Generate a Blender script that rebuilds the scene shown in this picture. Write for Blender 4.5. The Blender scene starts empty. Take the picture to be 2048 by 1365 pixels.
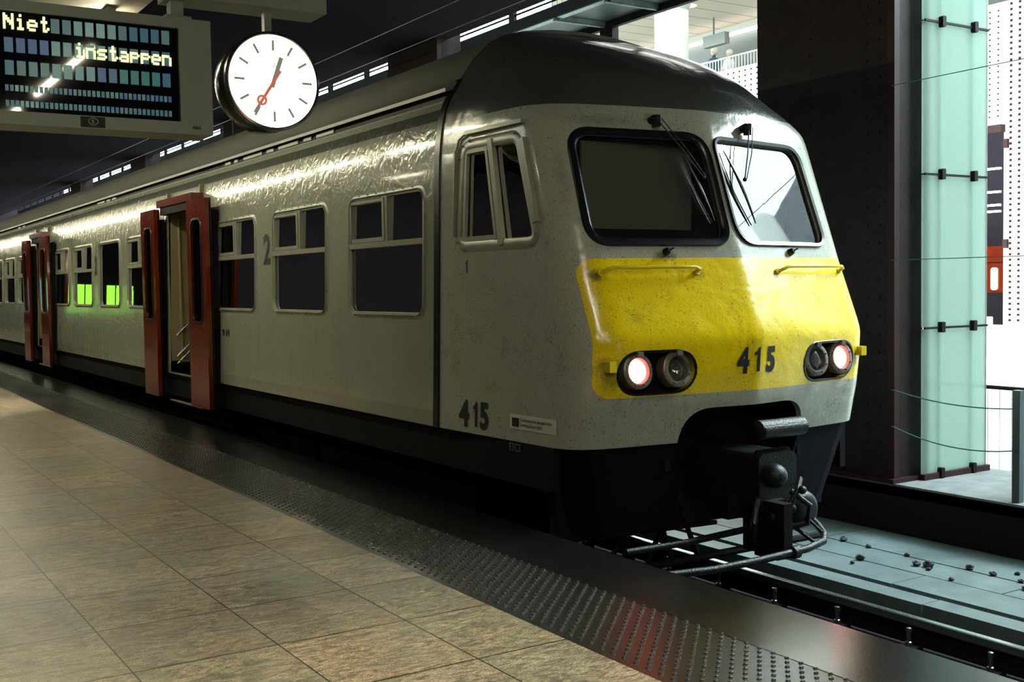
import bpy, bmesh, math, random
from mathutils import Vector, Matrix
random.seed(7)
C = bpy.context.scene.collection
PI = math.pi

# ------------------------------------------------------------------ camera
F_PX, PITCH, ROLL, YAW, EYE = 2255.2, .0494, -.016, -.5655, 1.6
def _cam():
    def Rx(a): c, s = math.cos(a), math.sin(a); return Matrix(((1,0,0),(0,c,-s),(0,s,c)))
    def Ry(a): c, s = math.cos(a), math.sin(a); return Matrix(((c,0,s),(0,1,0),(-s,0,c)))
    def Rz(a): c, s = math.cos(a), math.sin(a); return Matrix(((c,-s,0),(s,c,0),(0,0,1)))
    B = Matrix(((1,0,0),(0,0,-1),(0,1,0)))
    M = Rz(ROLL) @ Rx(PITCH) @ Ry(YAW) @ B
    r, d, f = M[0], M[1], M[2]
    W = Matrix(((r[0],-d[0],-f[0],0),(r[1],-d[1],-f[1],0),(r[2],-d[2],-f[2],EYE),(0,0,0,1)))
    cam = bpy.data.cameras.new('camera'); cam.sensor_width = 36; cam.lens = F_PX*36/2048
    cam.clip_end = 300; cam.clip_start = .05
    o = bpy.data.objects.new('camera', cam); o.matrix_world = W; C.objects.link(o)
    bpy.context.scene.camera = o
_cam()
vs = bpy.context.scene.view_settings
vs.view_transform = 'Standard'; vs.look = 'None'; vs.gamma = 1; vs.exposure = .45; vs.use_curve_mapping = False

# ------------------------------------------------------------------ materials
class NT:
    def __init__(s, m):
        s.t = m.node_tree; s.n = s.t.nodes; s.l = s.t.links
    def new(s, typ, **k):
        n = s.n.new(typ)
        for a, v in k.items():
            if a.startswith('i_'):
                key = a[2:]
                n.inputs[int(key) if key.isdigit() else key.replace('_', ' ')].default_value = v
            else: setattr(n, a, v)
        return n
    def link(s, a, b): s.l.new(a, b)
    def math(s, op, a, b=None, c=None):
        n = s.n.new('ShaderNodeMath'); n.operation = op
        for i, v in enumerate((a, b, c)):
            if v is None: continue
            if isinstance(v, (int, float)): n.inputs[i].default_value = v
            else: s.l.new(v, n.inputs[i])
        return n.outputs[0]
    def mix(s, fac, a, b):
        n = s.n.new('ShaderNodeMix'); n.data_type = 'RGBA'
        for k, v in ((0, fac), (6, a), (7, b)):
            if isinstance(v, (int, float)): n.inputs[k].default_value = v
            elif isinstance(v, tuple): n.inputs[k].default_value = (*v, 1)
            else: s.l.new(v, n.inputs[k])
        return n.outputs[2]
    def ramp(s, x, stops):
        n = s.n.new('ShaderNodeValToRGB'); s.l.new(x, n.inputs[0])
        e = n.color_ramp.elements
        while len(e) < len(stops): e.new(.5)
        for q, (p, c) in zip(e, stops):
            q.position = p; q.color = (*c, 1) if isinstance(c, tuple) else (c, c, c, 1)
        return n.outputs[0]
    def noise(s, vec, scale, detail=4, rough=.55, dist=0):
        n = s.n.new('ShaderNodeTexNoise'); n.inputs['Scale'].default_value = scale
        n.inputs['Detail'].default_value = detail; n.inputs['Roughness'].default_value = rough
        n.inputs['Distortion'].default_value = dist
        if vec is not None: s.l.new(vec, n.inputs['Vector'])
        return n.outputs[0]
    def pos(s): return s.n.new('ShaderNodeNewGeometry').outputs['Position']
    def scl(s, vec, sc):
        n = s.n.new('ShaderNodeMapping'); n.inputs['Scale'].default_value = sc; s.l.new(vec, n.inputs[0]); return n.outputs[0]
def mat(name, col, rough=.5, metal=0, spec=.5, emit=None, es=1, bump=None, var=0, coat=0):
    m = bpy.data.materials.new(name); m.use_nodes = True
    b = m.node_tree.nodes['Principled BSDF']; T = NT(m)
    b.inputs['Base Color'].default_value = (*col, 1); b.inputs['Roughness'].default_value = rough
    b.inputs['Metallic'].default_value = metal; b.inputs['Specular IOR Level'].default_value = spec
    b.inputs['Coat Weight'].default_value = coat; b.inputs['Coat Roughness'].default_value = .1
    if emit: b.inputs['Emission Color'].default_value = (*emit, 1); b.inputs['Emission Strength'].default_value = es
    if var:
        n = T.noise(T.pos(), 6, 5, .6)
        k = T.ramp(n, [(.3, 1-var), (.7, 1+var*.6)])
        mx = T.new('ShaderNodeMix', data_type='RGBA', blend_type='MULTIPLY'); mx.inputs[0].default_value = 1
        mx.inputs[6].default_value = (*col, 1); T.link(k, mx.inputs[7]); T.link(mx.outputs[2], b.inputs['Base Color'])
    if bump:
        n = T.noise(T.pos(), bump[0], 3); bn = T.new('ShaderNodeBump'); bn.inputs['Strength'].default_value = bump[1]
        bn.inputs['Distance'].default_value = .01; T.link(n, bn.inputs['Height']); T.link(bn.outputs[0], b.inputs['Normal'])
    return m
GREY = (.31, .33, .265); ROOFC = (.060, .068, .060)
M = {}
M['black'] = mat('dark_iron', (.0075, .006, .0078), .65, spec=.12, bump=(60, .3))
M['iron'] = mat('greasy_black_steel', (.010, .014, .016), .36, .2, spec=.4, bump=(90, .5), var=.3)
M['rubber'] = mat('black_rubber', (.004, .006, .008), .26)
M['trim'] = mat('painted_aluminium_frame', (.33, .34, .27), .33, .25, var=.15)
M['grime'] = mat('grimy_metal', (.22, .21, .18), .4, .5, var=.4)
M['red'] = mat('red_door_paint', (.135, .014, .005), .12, coat=.6, bump=(9, .35), var=.2)
M['redlow'] = mat('orange_red_kick_band', (.15, .016, .006), .25, bump=(9, .3))
M['dial'] = mat('lit_clock_dial', (.9, .95, .88), .3, emit=(.93, 1, .92), es=2.2)
M['hand'] = mat('clock_hand', (.12, .14, .10), .5, emit=(.25, .27, .18), es=.5)
M['redhand'] = mat('red_clock_hand', (.8, .05, .03), .5, emit=(.9, .12, .06), es=.5)
M['casegrey'] = mat('painted_grey_housing', (.46, .51, .42), .45, bump=(300, .05), var=.06)
M['casedark'] = mat('dark_green_grey_case', (.05, .06, .05), .18, bump=(12, .3))
M['chrome'] = mat('chrome', (.6, .6, .55), .15, 1)
M['screen'] = mat('display_glass', (.006, .010, .010), .035)
M['led'] = mat('lit_yellow_pixels', (.3, .3, .1), .5, emit=(1, 1, .40), es=1.15)
M['white'] = mat('white_sticker', (.62, .64, .52), .5)
M['digit'] = mat('dark_grey_lettering', (.018, .024, .024), .5, spec=.3)
M['palegrey'] = mat('pale_grey_lettering', (.16, .17, .17), .5)
M['seat'] = mat('blue_black_seat_cloth', (.012, .014, .035), .8)
M['cabin'] = mat('cabin_lining', (.10, .11, .09), .6, var=.2)
M['cream'] = mat('cream_vestibule_panel', (.26, .22, .12), .45, var=.1)
M['conc'] = mat('pale_concrete', (.12, .13, .135), .7, bump=(40, .3), var=.35)
M['step'] = mat('worn_step_edge', (.6, .55, .4), .3, .6)
M['col'] = mat('dark_brown_riveted_steel', (.016, .011, .013), .6, spec=.12, bump=(30, .2), var=.3)
M['redsteel'] = mat('dark_red_painted_steel', (.022, .006, .007), .55, spec=.2, var=.2)
M['ceil'] = mat('dark_ceiling', (.024, .019, .024), .9, spec=0)
M['walldark'] = mat('dark_wall', (.018, .013, .018), .8, spec=.1)
M['hallwhite'] = mat('white_hall_panel', (.33, .345, .32), .5)
M['hallgrey'] = mat('grey_slotted_panel', (.10, .11, .10), .5)
M['hallgreyer'] = mat('mid_grey_hall_wall', (.22, .22, .25), .6, var=.3); M['purewhite'] = mat('white_column_paint', (.9, .9, .88), .5)
M['hole'] = mat('red_brown_perforation', (.02, .006, .005), .8, spec=.1)
M['deck'] = mat('green_grey_deck_mesh', (.022, .032, .028), .5, .2, var=.3)
M['deckedge'] = mat('galvanised_deck_edge', (.13, .16, .145), .35, .4, var=.4)
M['cable'] = mat('dark_green_cable', (.02, .10, .09), .5)
M['skin'] = mat('skin', (.5, .3, .2), .5); M['cloth'] = mat('dark_blue_coat', (.03, .06, .09), .8)
M['clothpale'] = mat('pale_jacket', (.6, .62, .58), .8)
M['hair'] = mat('fair_hair', (.55, .5, .4), .7)
M['ballast'] = mat('dark_stone', (.02, .02, .022), .8, bump=(50, .5))
M['rail'] = mat('worn_steel_rail', (.16, .20, .21), .3, .8, var=.2)
M['railtop'] = mat('polished_rail_head', (.55, .62, .62), .22, .9)
M['tube'] = mat('fluorescent_tube', (1, 1, 1), .4, emit=(1, .93, .66), es=95)
M['neartube'] = mat('near_fluorescent_tube', (1, 1, 1), .4, emit=(1, .92, .68), es=150)
M['raft'] = mat('pale_brown_ceiling_raft', (.34, .30, .24), .55, var=.1)
M['greenlit'] = mat('green_backlit_poster', (.1, .3, .05), .5, emit=(.34, .85, .06), es=1.1)
M['bluelit'] = mat('blue_backlit_poster', (.1, .2, .5), .5, emit=(.35, .6, .9), es=1.2)
M['lens_red'] = mat('lit_tail_lamp_lens', (.8, .2, .2), .2, emit=(1, .10, .08), es=12)
M['strip'] = mat('lit_light_strip', (1, 1, 1), .4, emit=(1, 1, .93), es=5)
M['yellow'] = mat('yellow_paint', (.78, .60, .01), .28)

def m_floor():
    m = bpy.data.materials.new('granite_tiles'); m.use_nodes = True; T = NT(m); b = T.n['Principled BSDF']
    P = T.pos(); sp = T.new('ShaderNodeSeparateXYZ'); T.link(P, sp.inputs[0])
    u = T.math('DIVIDE', T.math('SUBTRACT', sp.outputs[0], 1.135), .639)
    v = T.math('DIVIDE', T.math('SUBTRACT', sp.outputs[1], 4.80), .684)
    fu, fv = T.math('FRACT', u), T.math('FRACT', v)
    cu, cv = T.math('FLOOR', u), T.math('FLOOR', v)
    cmb = T.new('ShaderNodeCombineXYZ'); T.link(cu, cmb.inputs[0]); T.link(cv, cmb.inputs[1])
    wn = T.new('ShaderNodeTexWhiteNoise', noise_dimensions='3D'); T.link(cmb.outputs[0], wn.inputs[0])
    off = T.new('ShaderNodeVectorMath', operation='SCALE'); off.inputs[3].default_value = 37.; T.link(wn.outputs[1], off.inputs[0])
    ad = T.new('ShaderNodeVectorMath', operation='ADD'); T.link(P, ad.inputs[0]); T.link(off.outputs[0], ad.inputs[1])
    st = T.scl(ad.outputs[0], (1.1, 3.2, 1))
    vein = T.noise(st, 3.4, 9, .72, 2.6)
    fine = T.noise(T.scl(ad.outputs[0], (1, 2.4, 1)), 26, 6, .75, .5)
    grain = T.noise(P, 120, 3, .85)
    big = T.noise(ad.outputs[0], 1.7, 3, .5, .6)
    base = T.ramp(wn.outputs[0], [(0, (.56, .42, .25)), (.25, (.40, .36, .24)), (.45, (.60, .41, .24)), (.6, (.36, .27, .19)), (.8, (.46, .43, .31)), (1, (.68, .50, .31))])
    c = T.mix(T.ramp(big, [(.42, 0.), (.62, .6)]), base, (.28, .30, .21))
    c = T.mix(T.ramp(vein, [(.49, 0.), (.60, .85)]), c, (.11, .105, .085))
    c = T.mix(T.ramp(vein, [(.34, .8), (.44, 0.)]), c, (.80, .58, .36))
    c = T.mix(T.ramp(fine, [(.40, .8), (.55, 0.)]), c, (.10, .095, .075))
    c = T.mix(T.ramp(grain, [(.38, .75), (.58, 0.)]), c, (.07, .06, .04))
    gu = T.math('LESS_THAN', T.math('MINIMUM', fu, T.math('SUBTRACT', 1, fu)), .006)
    gv = T.math('LESS_THAN', T.math('MINIMUM', fv, T.math('SUBTRACT', 1, fv)), .0085)
    g = T.math('MAXIMUM', gu, gv)
    c = T.mix(g, c, (.02, .018, .013))
    T.link(c, b.inputs['Base Color'])
    T.link(T.ramp(fine, [(.3, .26), (.7, .42)]), b.inputs['Roughness'])
    b.inputs['Specular IOR Level'].default_value = .35
    bn = T.new('ShaderNodeBump'); bn.inputs['Strength'].default_value = .25; bn.inputs['Distance'].default_value = .003
    T.link(T.math('SUBTRACT', grain, g), bn.inputs['Height']); T.link(bn.outputs[0], b.inputs['Normal'])
    return m
M['floor'] = m_floor()
def m_coping():
    m = bpy.data.materials.new('dark_stone_coping'); m.use_nodes = True; T = NT(m); b = T.n['Principled BSDF']
    P = T.pos(); sp = T.new('ShaderNodeSeparateXYZ'); T.link(P, sp.inputs[0])
    f = T.math('FRACT', T.math('DIVIDE', T.math('SUBTRACT', sp.outputs[1], 3.55), 1.37))
    g = T.math('LESS_THAN', f, .003)
    n = T.noise(P, 230, 2, .8); n2 = T.noise(P, 3, 4)
    c = T.ramp(n, [(.35, (.003, .003, .0035)), (.62, (.011, .011, .0105)), (.8, (.03, .03, .028))])
    c = T.mix(T.ramp(n2, [(.4, 0.), (.7, .4)]), c, (.02, .02, .02))
    c = T.mix(g, c, (.004, .004, .004)); T.link(c, b.inputs['Base Color'])
    T.link(T.ramp(n, [(.3, .15), (.7, .28)]), b.inputs['Roughness']); b.inputs['Specular IOR Level'].default_value = .22
    bn = T.new('ShaderNodeBump'); bn.inputs['Strength'].default_value = .15; bn.inputs['Distance'].default_value = .001
    T.link(n, bn.inputs['Height']); T.link(bn.outputs[0], b.inputs['Normal'])
    return m
M['coping'] = m_coping()
M['tact'] = mat('charcoal_tactile_paving', (.010, .012, .013), .28, bump=(160, .1), var=.3)
M['stud'] = mat('worn_steel_stud', (.05, .056, .056), .22, .5)

def m_body(nose):
    m = bpy.data.materials.new('train_livery_nose' if nose else 'train_livery_side'); m.use_nodes = True; T = NT(m); b = T.n['Principled BSDF']
    P = T.pos(); sp = T.new('ShaderNodeSeparateXYZ'); T.link(P, sp.inputs[0]); X, Y, Z = sp.outputs
    n1 = T.noise(P, 1.6, 5, .6)
    c = T.mix(T.ramp(n1, [(.3, .0), (.7, .35)]), (.41, .435, .36) if nose else GREY, (.32, .335, .27) if nose else (.23, .245, .195))
    if nose:
        dx = T.math('ABSOLUTE', T.math('SUBTRACT', X, 5.67)); dz = T.math('ABSOLUTE', T.math('SUBTRACT', Z, 1.306))
        r = .12
        qx = T.math('MAXIMUM', T.math('SUBTRACT', dx, 1.287-r), 0); qz = T.math('MAXIMUM', T.math('SUBTRACT', dz, .465-r), 0)
        d = T.math('SQRT', T.math('ADD', T.math('MULTIPLY', qx, qx), T.math('MULTIPLY', qz, qz)))
        inside = T.math('MULTIPLY', T.math('LESS_THAN', d, r), T.math('LESS_THAN', Y, 6.6))
        yel = T.mix(T.ramp(T.noise(P, 3, 4), [(.35, 0.), (.7, .3)]), (.93, .70, .003), (.80, .60, .008))
        c = T.mix(inside, c, yel)
        # black speckled dirt, thicker near the lamps, bars and lower edge
        sk = T.noise(P, 75, 3, .7); dm = T.noise(P, 5, 5, .7)
        c = T.mix(T.math('MULTIPLY', T.ramp(sk, [(.57, 0.), (.68, 1.)]), T.ramp(dm, [(.38, .25), (.6, .95)])), c, (.03, .03, .025))
        c = T.mix(T.ramp(dm, [(.55, 0.), (.8, .38)]), c, (.07, .07, .05))
        def blot(x, z, rx, rz, amt):
            nonlocal c
            ex = T.math('DIVIDE', T.math('SUBTRACT', X, 5.67+x), rx); ez = T.math('DIVIDE', T.math('SUBTRACT', Z, z), rz)
            dd = T.math('SQRT', T.math('ADD', T.math('MULTIPLY', ex, ex), T.math('MULTIPLY', ez, ez)))
            dd = T.math('ADD', dd, T.math('MULTIPLY', T.math('SUBTRACT', T.noise(P, 22, 4, .7), .5), 1.4))
            c = T.mix(T.ramp(dd, [(.15, amt), (1., 0.)]), c, (.04, .038, .02))
        blot(-1.17, 1.66, .09, .06, .85); blot(-.38, 1.66, .07, .05, .6); blot(-1.2, 1.05, .10, .08, .8); blot(-1.17, .97, .10, .12, .55)
        blot(-.6, 1.79, .10, .05, .8); blot(-.8, .85, .3, .05, .45); blot(-.45, 2.77, .09, .05, .7); blot(.37, 2.72, .05, .08, .8); blot(.37, 1.66, .05, .04, .6)
        blot(-.9, 2.74, .35, .06, .35); blot(-1.24, 2.3, .05, .35, .3); blot(1.17, 1.02, .04, .08, .8)
        top = T.math('GREATER_THAN', Z, 2.86)
        c = T.mix(top, c, ROOFC)
    else:
        stripe = T.math('MULTIPLY', T.math('GREATER_THAN', Z, 2.895), T.math('LESS_THAN', Z, 2.985))
        c = T.mix(stripe, c, (.085, .095, .08))
        str_ = T.noise(T.scl(P, (1, 3, .35)), 2.2, 4, .6)
        c = T.mix(T.ramp(str_, [(.55, 0.), (.75, .35)]), c, (.16, .16, .12))
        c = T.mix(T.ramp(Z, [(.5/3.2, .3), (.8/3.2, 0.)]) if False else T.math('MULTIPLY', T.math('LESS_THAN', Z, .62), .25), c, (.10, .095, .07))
    T.link(c, b.inputs['Base Color']); b.inputs['Roughness'].default_value = .22 if nose else .16
    b.inputs['Coat Weight'].default_value = .35; b.inputs['Coat Roughness'].default_value = .08
    w1 = T.noise(P, 7.5 if not nose else 1.7, 2, .5, 1.2); w2 = T.noise(P, 22, 2)
    h = T.math('ADD', w1, T.math('MULTIPLY', w2, .10 if nose else .22))
    bn = T.new('ShaderNodeBump'); bn.inputs['Strength'].default_value = .55; bn.inputs['Distance'].default_value = .012 if not nose else .03
    T.link(h, bn.inputs['Height']); T.link(bn.outputs[0], b.inputs['Normal'])
    return m
M['side'] = m_body(False); M['nose'] = m_body(True)
M['roof'] = mat('dark_roof_paint', (.15, .155, .13), .42, var=.12)
M['gutter'] = mat('black_gutter', (.006, .005, .006), .6, spec=.2)
def m_glass(name, tint, rough=.02, dirt=0, ior=1.5):
    m = bpy.data.materials.new(name); m.use_nodes = True; T = NT(m); T.n.clear()
    out = T.new('ShaderNodeOutputMaterial'); fr = T.new('ShaderNodeFresnel'); fr.inputs[0].default_value = ior
    tr = T.new('ShaderNodeBsdfTransparent'); tr.inputs[0].default_value = (*tint, 1)
    gl = T.new('ShaderNodeBsdfGlossy'); gl.inputs['Roughness'].default_value = rough
    mx = T.new('ShaderNodeMixShader'); T.link(fr.outputs[0], mx.inputs[0]); T.link(tr.outputs[0], mx.inputs[1]); T.link(gl.outputs[0], mx.inputs[2])
    o = mx.outputs[0]
    if dirt:
        df = T.new('ShaderNodeBsdfDiffuse'); df.inputs[0].default_value = (.4, .42, .42, 1)
        m2 = T.new('ShaderNodeMixShader'); T.link(T.math('MULTIPLY', T.noise(T.pos(), 7, 6, .7), dirt), m2.inputs[0])
        T.link(o, m2.inputs[1]); T.link(df.outputs[0], m2.inputs[2]); o = m2.outputs[0]
    T.link(o, out.inputs[0]); return m
M['glass'] = m_glass('window_glass', (.5, .52, .5), .01)
M['windscreen'] = m_glass('windscreen_glass', (.65, .68, .66), .02, .03, 1.85)
M['lampglass'] = m_glass('lamp_glass', (.8, .85, .8), .03, .1)
def m_frost():
    m = bpy.data.materials.new('translucent_green_glass'); m.use_nodes = True; T = NT(m); T.n.clear()
    out = T.new('ShaderNodeOutputMaterial'); tl = T.new('ShaderNodeBsdfTranslucent'); tl.inputs[0].default_value = (.66, .78, .73, 1)
    df = T.new('ShaderNodeBsdfDiffuse'); df.inputs[0].default_value = (.20, .28, .25, 1)
    gl = T.new('ShaderNodeBsdfGlossy'); gl.inputs['Roughness'].default_value = .08
    tp = T.new('ShaderNodeBsdfTransparent'); tp.inputs[0].default_value = (.4, .52, .48, 1)
    a = T.new('ShaderNodeMixShader'); a.inputs[0].default_value = .3; T.link(tl.outputs[0], a.inputs[1]); T.link(df.outputs[0], a.inputs[2])
    b = T.new('ShaderNodeMixShader'); b.inputs[0].default_value = .07; T.link(a.outputs[0], b.inputs[1]); T.link(gl.outputs[0], b.inputs[2])
    c = T.new('ShaderNodeMixShader'); c.inputs[0].default_value = .14; T.link(b.outputs[0], c.inputs[1]); T.link(tp.outputs[0], c.inputs[2])
    T.link(c.outputs[0], out.inputs[0]); return m
M['frost'] = m_frost()
def m_slab():
    m = bpy.data.materials.new('weathered_track_slab'); m.use_nodes = True; T = NT(m); b = T.n['Principled BSDF']; P = T.pos()
    n = T.noise(P, 2.5, 6, .65, .4); f = T.noise(P, 60, 3, .8)
    c = T.ramp(n, [(.3, (.05, .08, .085)), (.7, (.115, .16, .165))]); c = T.mix(T.ramp(f, [(.3, .5), (.5, 0.)]), c, (.05, .06, .06))
    T.link(c, b.inputs['Base Color']); b.inputs['Roughness'].default_value = .55
    bn = T.new('ShaderNodeBump'); bn.inputs['Strength'].default_value = .3; bn.inputs['Distance'].default_value = .01; T.link(n, bn.inputs['Height']); T.link(bn.outputs[0], b.inputs['Normal'])
    return m
M['slab'] = m_slab()
def m_planks():
    m = bpy.data.materials.new('beige_ceiling_planks'); m.use_nodes = True; T = NT(m); b = T.n['Principled BSDF']; P = T.pos()
    sp = T.new('ShaderNodeSeparateXYZ'); T.link(P, sp.inputs[0])
    g = T.math('LESS_THAN', T.math('FRACT', T.math('DIVIDE', sp.outputs[1], .9)), .05)
    c = T.mix(g, (.34, .27, .21), (.07, .055, .045)); T.link(c, b.inputs['Base Color']); b.inputs['Roughness'].default_value = .6
    return m
M['planks'] = m_planks()

# ------------------------------------------------------------------ mesh helper
class MB:
    def __init__(s): s.v = []; s.f = []; s.sm = []; s.st = []
    def add(s, vs_, fs, smooth=False):
        k = len(s.v); s.st.append(k); s.v += [Vector(p) for p in vs_]
        for f in fs: s.f.append([i+k for i in f]); s.sm.append(smooth)
        return s
    def box(s, a, b, rot=None):
        x0, y0, z0 = a; x1, y1, z1 = b
        V = [(x, y, z) for z in (z0, z1) for x, y in ((x0, y0), (x1, y0), (x1, y1), (x0, y1))]
        if rot:
            c = Vector([(p+q)/2 for p, q in zip(a, b)]); V = [rot @ (Vector(p)-c) + c for p in V]
        return s.add(V, [(0,3,2,1), (4,5,6,7), (0,1,5,4), (1,2,6,5), (2,3,7,6), (3,0,4,7)])
    def rbox(s, a, b, r=.01, seg=3, ax=1):
        # box with rounded edges along axis ax
        o = [i for i in range(3) if i != ax]
        c = rrect(a[o[0]], a[o[1]], b[o[0]], b[o[1]], r, seg); return s.prism(c, a[ax], b[ax], ax)
    def prism(s, poly, t0, t1, ax=1, smooth=False):
        # poly: 2D points in the two other axes (in order), extruded along ax
        def P(p, t):
            if ax == 0: return (t, p[0], p[1])
            if ax == 1: return (p[0], t, p[1])
            return (p[0], p[1], t)
        n = len(poly); V = [P(p, t0) for p in poly] + [P(p, t1) for p in poly]
        area = sum(poly[i][0]*poly[(i+1) % n][1]-poly[(i+1) % n][0]*poly[i][1] for i in range(n))
        flip = (area > 0) == (ax != 1)
        F = [tuple(range(n)), tuple(range(2*n-1, n-1, -1))]
        S = [(i, n+i, n+(i+1) % n, (i+1) % n) for i in range(n)]
        if flip: F = [tuple(reversed(range(n))), tuple(range(n, 2*n))]; S = [tuple(reversed(q)) for q in S]
        if (t1 < t0): F = [tuple(reversed(q)) for q in F]; S = [tuple(reversed(q)) for q in S]
        s.add(V, F); k = len(s.v)-2*n
        for q in S: s.f.append([i+k for i in q]); s.sm.append(smooth)
        return s
    def tube(s, pts, r, n=10, cap=True, closed=False):
        pts = [Vector(p) for p in pts]; m = len(pts); rr = r if isinstance(r, (list, tuple)) else [r]*m
        V = []; up = None
        for i, p in enumerate(pts):
            a = pts[(i-1) % m] if (closed or i) else p; b = pts[(i+1) % m] if (closed or i < m-1) else p
            d = (b-a).normalized()
            if up is None:
                up = Vector((0, 0, 1)) if abs(d.z) < .9 else Vector((1, 0, 0))
            x = d.cross(up).normalized(); up = x.cross(d).normalized()
            for j in range(n):
                t = 2*PI*j/n; V.append(p + (x*math.cos(t)+up*math.sin(t))*rr[i])
        F = []
        for i in range(m if closed else m-1):
            for j in range(n):
                F.append((i*n+j, i*n+(j+1) % n, ((i+1) % m)*n+(j+1) % n, ((i+1) % m)*n+j))
        s.add(V, F, True)
        if cap and not closed:
            k = len(s.v)-len(V); s.f.append([k+j for j in range(n)][::-1]); s.sm.append(False)
            s.f.append([k+(m-1)*n+j for j in range(n)]); s.sm.append(False)
        return s
    def lathe(s, c, axis, prof, n=32, cap=True):
        # prof: (distance along axis, radius)
        a = Vector(axis).normalized(); u = a.orthogonal().normalized(); w = a.cross(u); V = []; c = Vector(c)
        for t, r in prof:
            for j in range(n):
                q = 2*PI*j/n; V.append(c + a*t + (u*math.cos(q)+w*math.sin(q))*r)
        F = [(i*n+j, i*n+(j+1) % n, (i+1)*n+(j+1) % n, (i+1)*n+j) for i in range(len(prof)-1) for j in range(n)]
        s.add(V, F, True)
        if not cap: return s
        k = len(s.v)-len(V)
        s.f.append([k+j for j in range(n)][::-1]); s.sm.append(False)
        s.f.append([k+(len(prof)-1)*n+j for j in range(n)]); s.sm.append(False)
        return s
    def ball(s, c, r, n=12, m=8, sc=(1, 1, 1)):
        prof = [(-math.cos(PI*i/m)*r, max(math.sin(PI*i/m)*r, r*.01)) for i in range(m+1)]
        k = len(s.v); s.lathe((0, 0, 0), (0, 0, 1), prof, n); c = Vector(c)
        for i in range(k, len(s.v)): s.v[i] = Vector([s.v[i][q]*sc[q] for q in range(3)]) + c
        return s
    def build(s, name, m, parent=None, kind=None):
        off = parent.matrix_world.translation if parent else Vector((0, 0, 0))
        if parent and parent.parent: off = parent['_o']
        elif parent: off = parent.location.copy()
        off = Vector(off)
        me = bpy.data.meshes.new(name); me.from_pydata([tuple(p-off) for p in s.v], [], s.f)
        me.polygons.foreach_set('use_smooth', s.sm); me.validate(); me.update()
        if any(s.sm): me.set_sharp_from_angle(angle=math.radians(42))
        me.materials.append(M[m] if isinstance(m, str) else m)
        o = bpy.data.objects.new(name, me); C.objects.link(o)
        if parent: o.parent = parent; o['_o'] = tuple(off)
        if kind: o['kind'] = kind
        return o
def each(mb, name, m, parent):
    # every primitive of mb becomes an object of its own
    ends = mb.st[1:]+[len(mb.v)]; out = []
    import bisect
    G = [[] for _ in ends]
    for f, sm in zip(mb.f, mb.sm): G[bisect.bisect_right(mb.st, f[0])-1].append(([q for q in f], sm))
    for a, b, fs in zip(mb.st, ends, G):
        o = MB(); o.v = mb.v[a:b]; o.f = [[q-a for q in f] for f, _ in fs]; o.sm = [x for _, x in fs]
        out.append(o.build(name, m, parent))
    return out
def rrect(x0, y0, x1, y1, r, seg=6):
    P = []
    rs = r if isinstance(r, (list, tuple)) else [r]*4      # order: BR, TR, TL, BL
    for (cx, cy, a, q) in ((x1-rs[0], y0+rs[0], -PI/2, rs[0]), (x1-rs[1], y1-rs[1], 0, rs[1]), (x0+rs[2], y1-rs[2], PI/2, rs[2]), (x0+rs[3], y0+rs[3], PI, rs[3])):
        for i in range(seg+1):
            t = a+PI/2*i/seg; P.append((cx+q*math.cos(t), cy+q*math.sin(t)))
    return P
def rpoly(pts, r, seg=6):
    # rounded polygon, pts ccw
    out = []; n = len(pts)
    for i in range(n):
        p = Vector(pts[i]); a = Vector(pts[i-1])-p; b = Vector(pts[(i+1) % n])-p
        q = r[i] if isinstance(r, (list, tuple)) else r
        a1 = p+a.normalized()*q; b1 = p+b.normalized()*q
        for k in range(seg+1):
            t = k/seg; v = a1*(1-t)**2+p*2*t*(1-t)+b1*t*t; out.append((v.x, v.y))
    return out
def tag(o, label=None, cat=None, group=None, kind=None):
    if label: o['label'] = label
    if cat: o['category'] = cat
    if group: o['group'] = group
    if kind: o['kind'] = kind
    return o
def thing(name, label, cat, loc, group=None):
    o = bpy.data.objects.new(name, None); o.location = loc; o.empty_display_size = .1; C.objects.link(o)
    return tag(o, label, cat, group)
def cut(o, cutter_mb):
    c = cutter_mb.build('cutter', 'black')
    for ob in (c, o):
        bm = bmesh.new(); bm.from_mesh(ob.data); bmesh.ops.recalc_face_normals(bm, faces=bm.faces[:]); bm.to_mesh(ob.data); bm.free()
    off = Vector(o.get('_o', (0, 0, 0))); 
    for v in c.data.vertices: v.co -= off
    c.location = (0, 0, 0); par = o.parent; o.parent = None; o.location = (0, 0, 0)
    md = o.modifiers.new('b', 'BOOLEAN'); md.object = c; md.operation = 'DIFFERENCE'; md.solver = 'MANIFOLD'
    bpy.context.view_layer.update()
    dg = bpy.context.evaluated_depsgraph_get(); me = bpy.data.meshes.new_from_object(o.evaluated_get(dg))
    o.modifiers.clear(); o.data = me; o.parent = par; bpy.data.objects.remove(c); me.set_sharp_from_angle(angle=math.radians(30))
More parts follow.
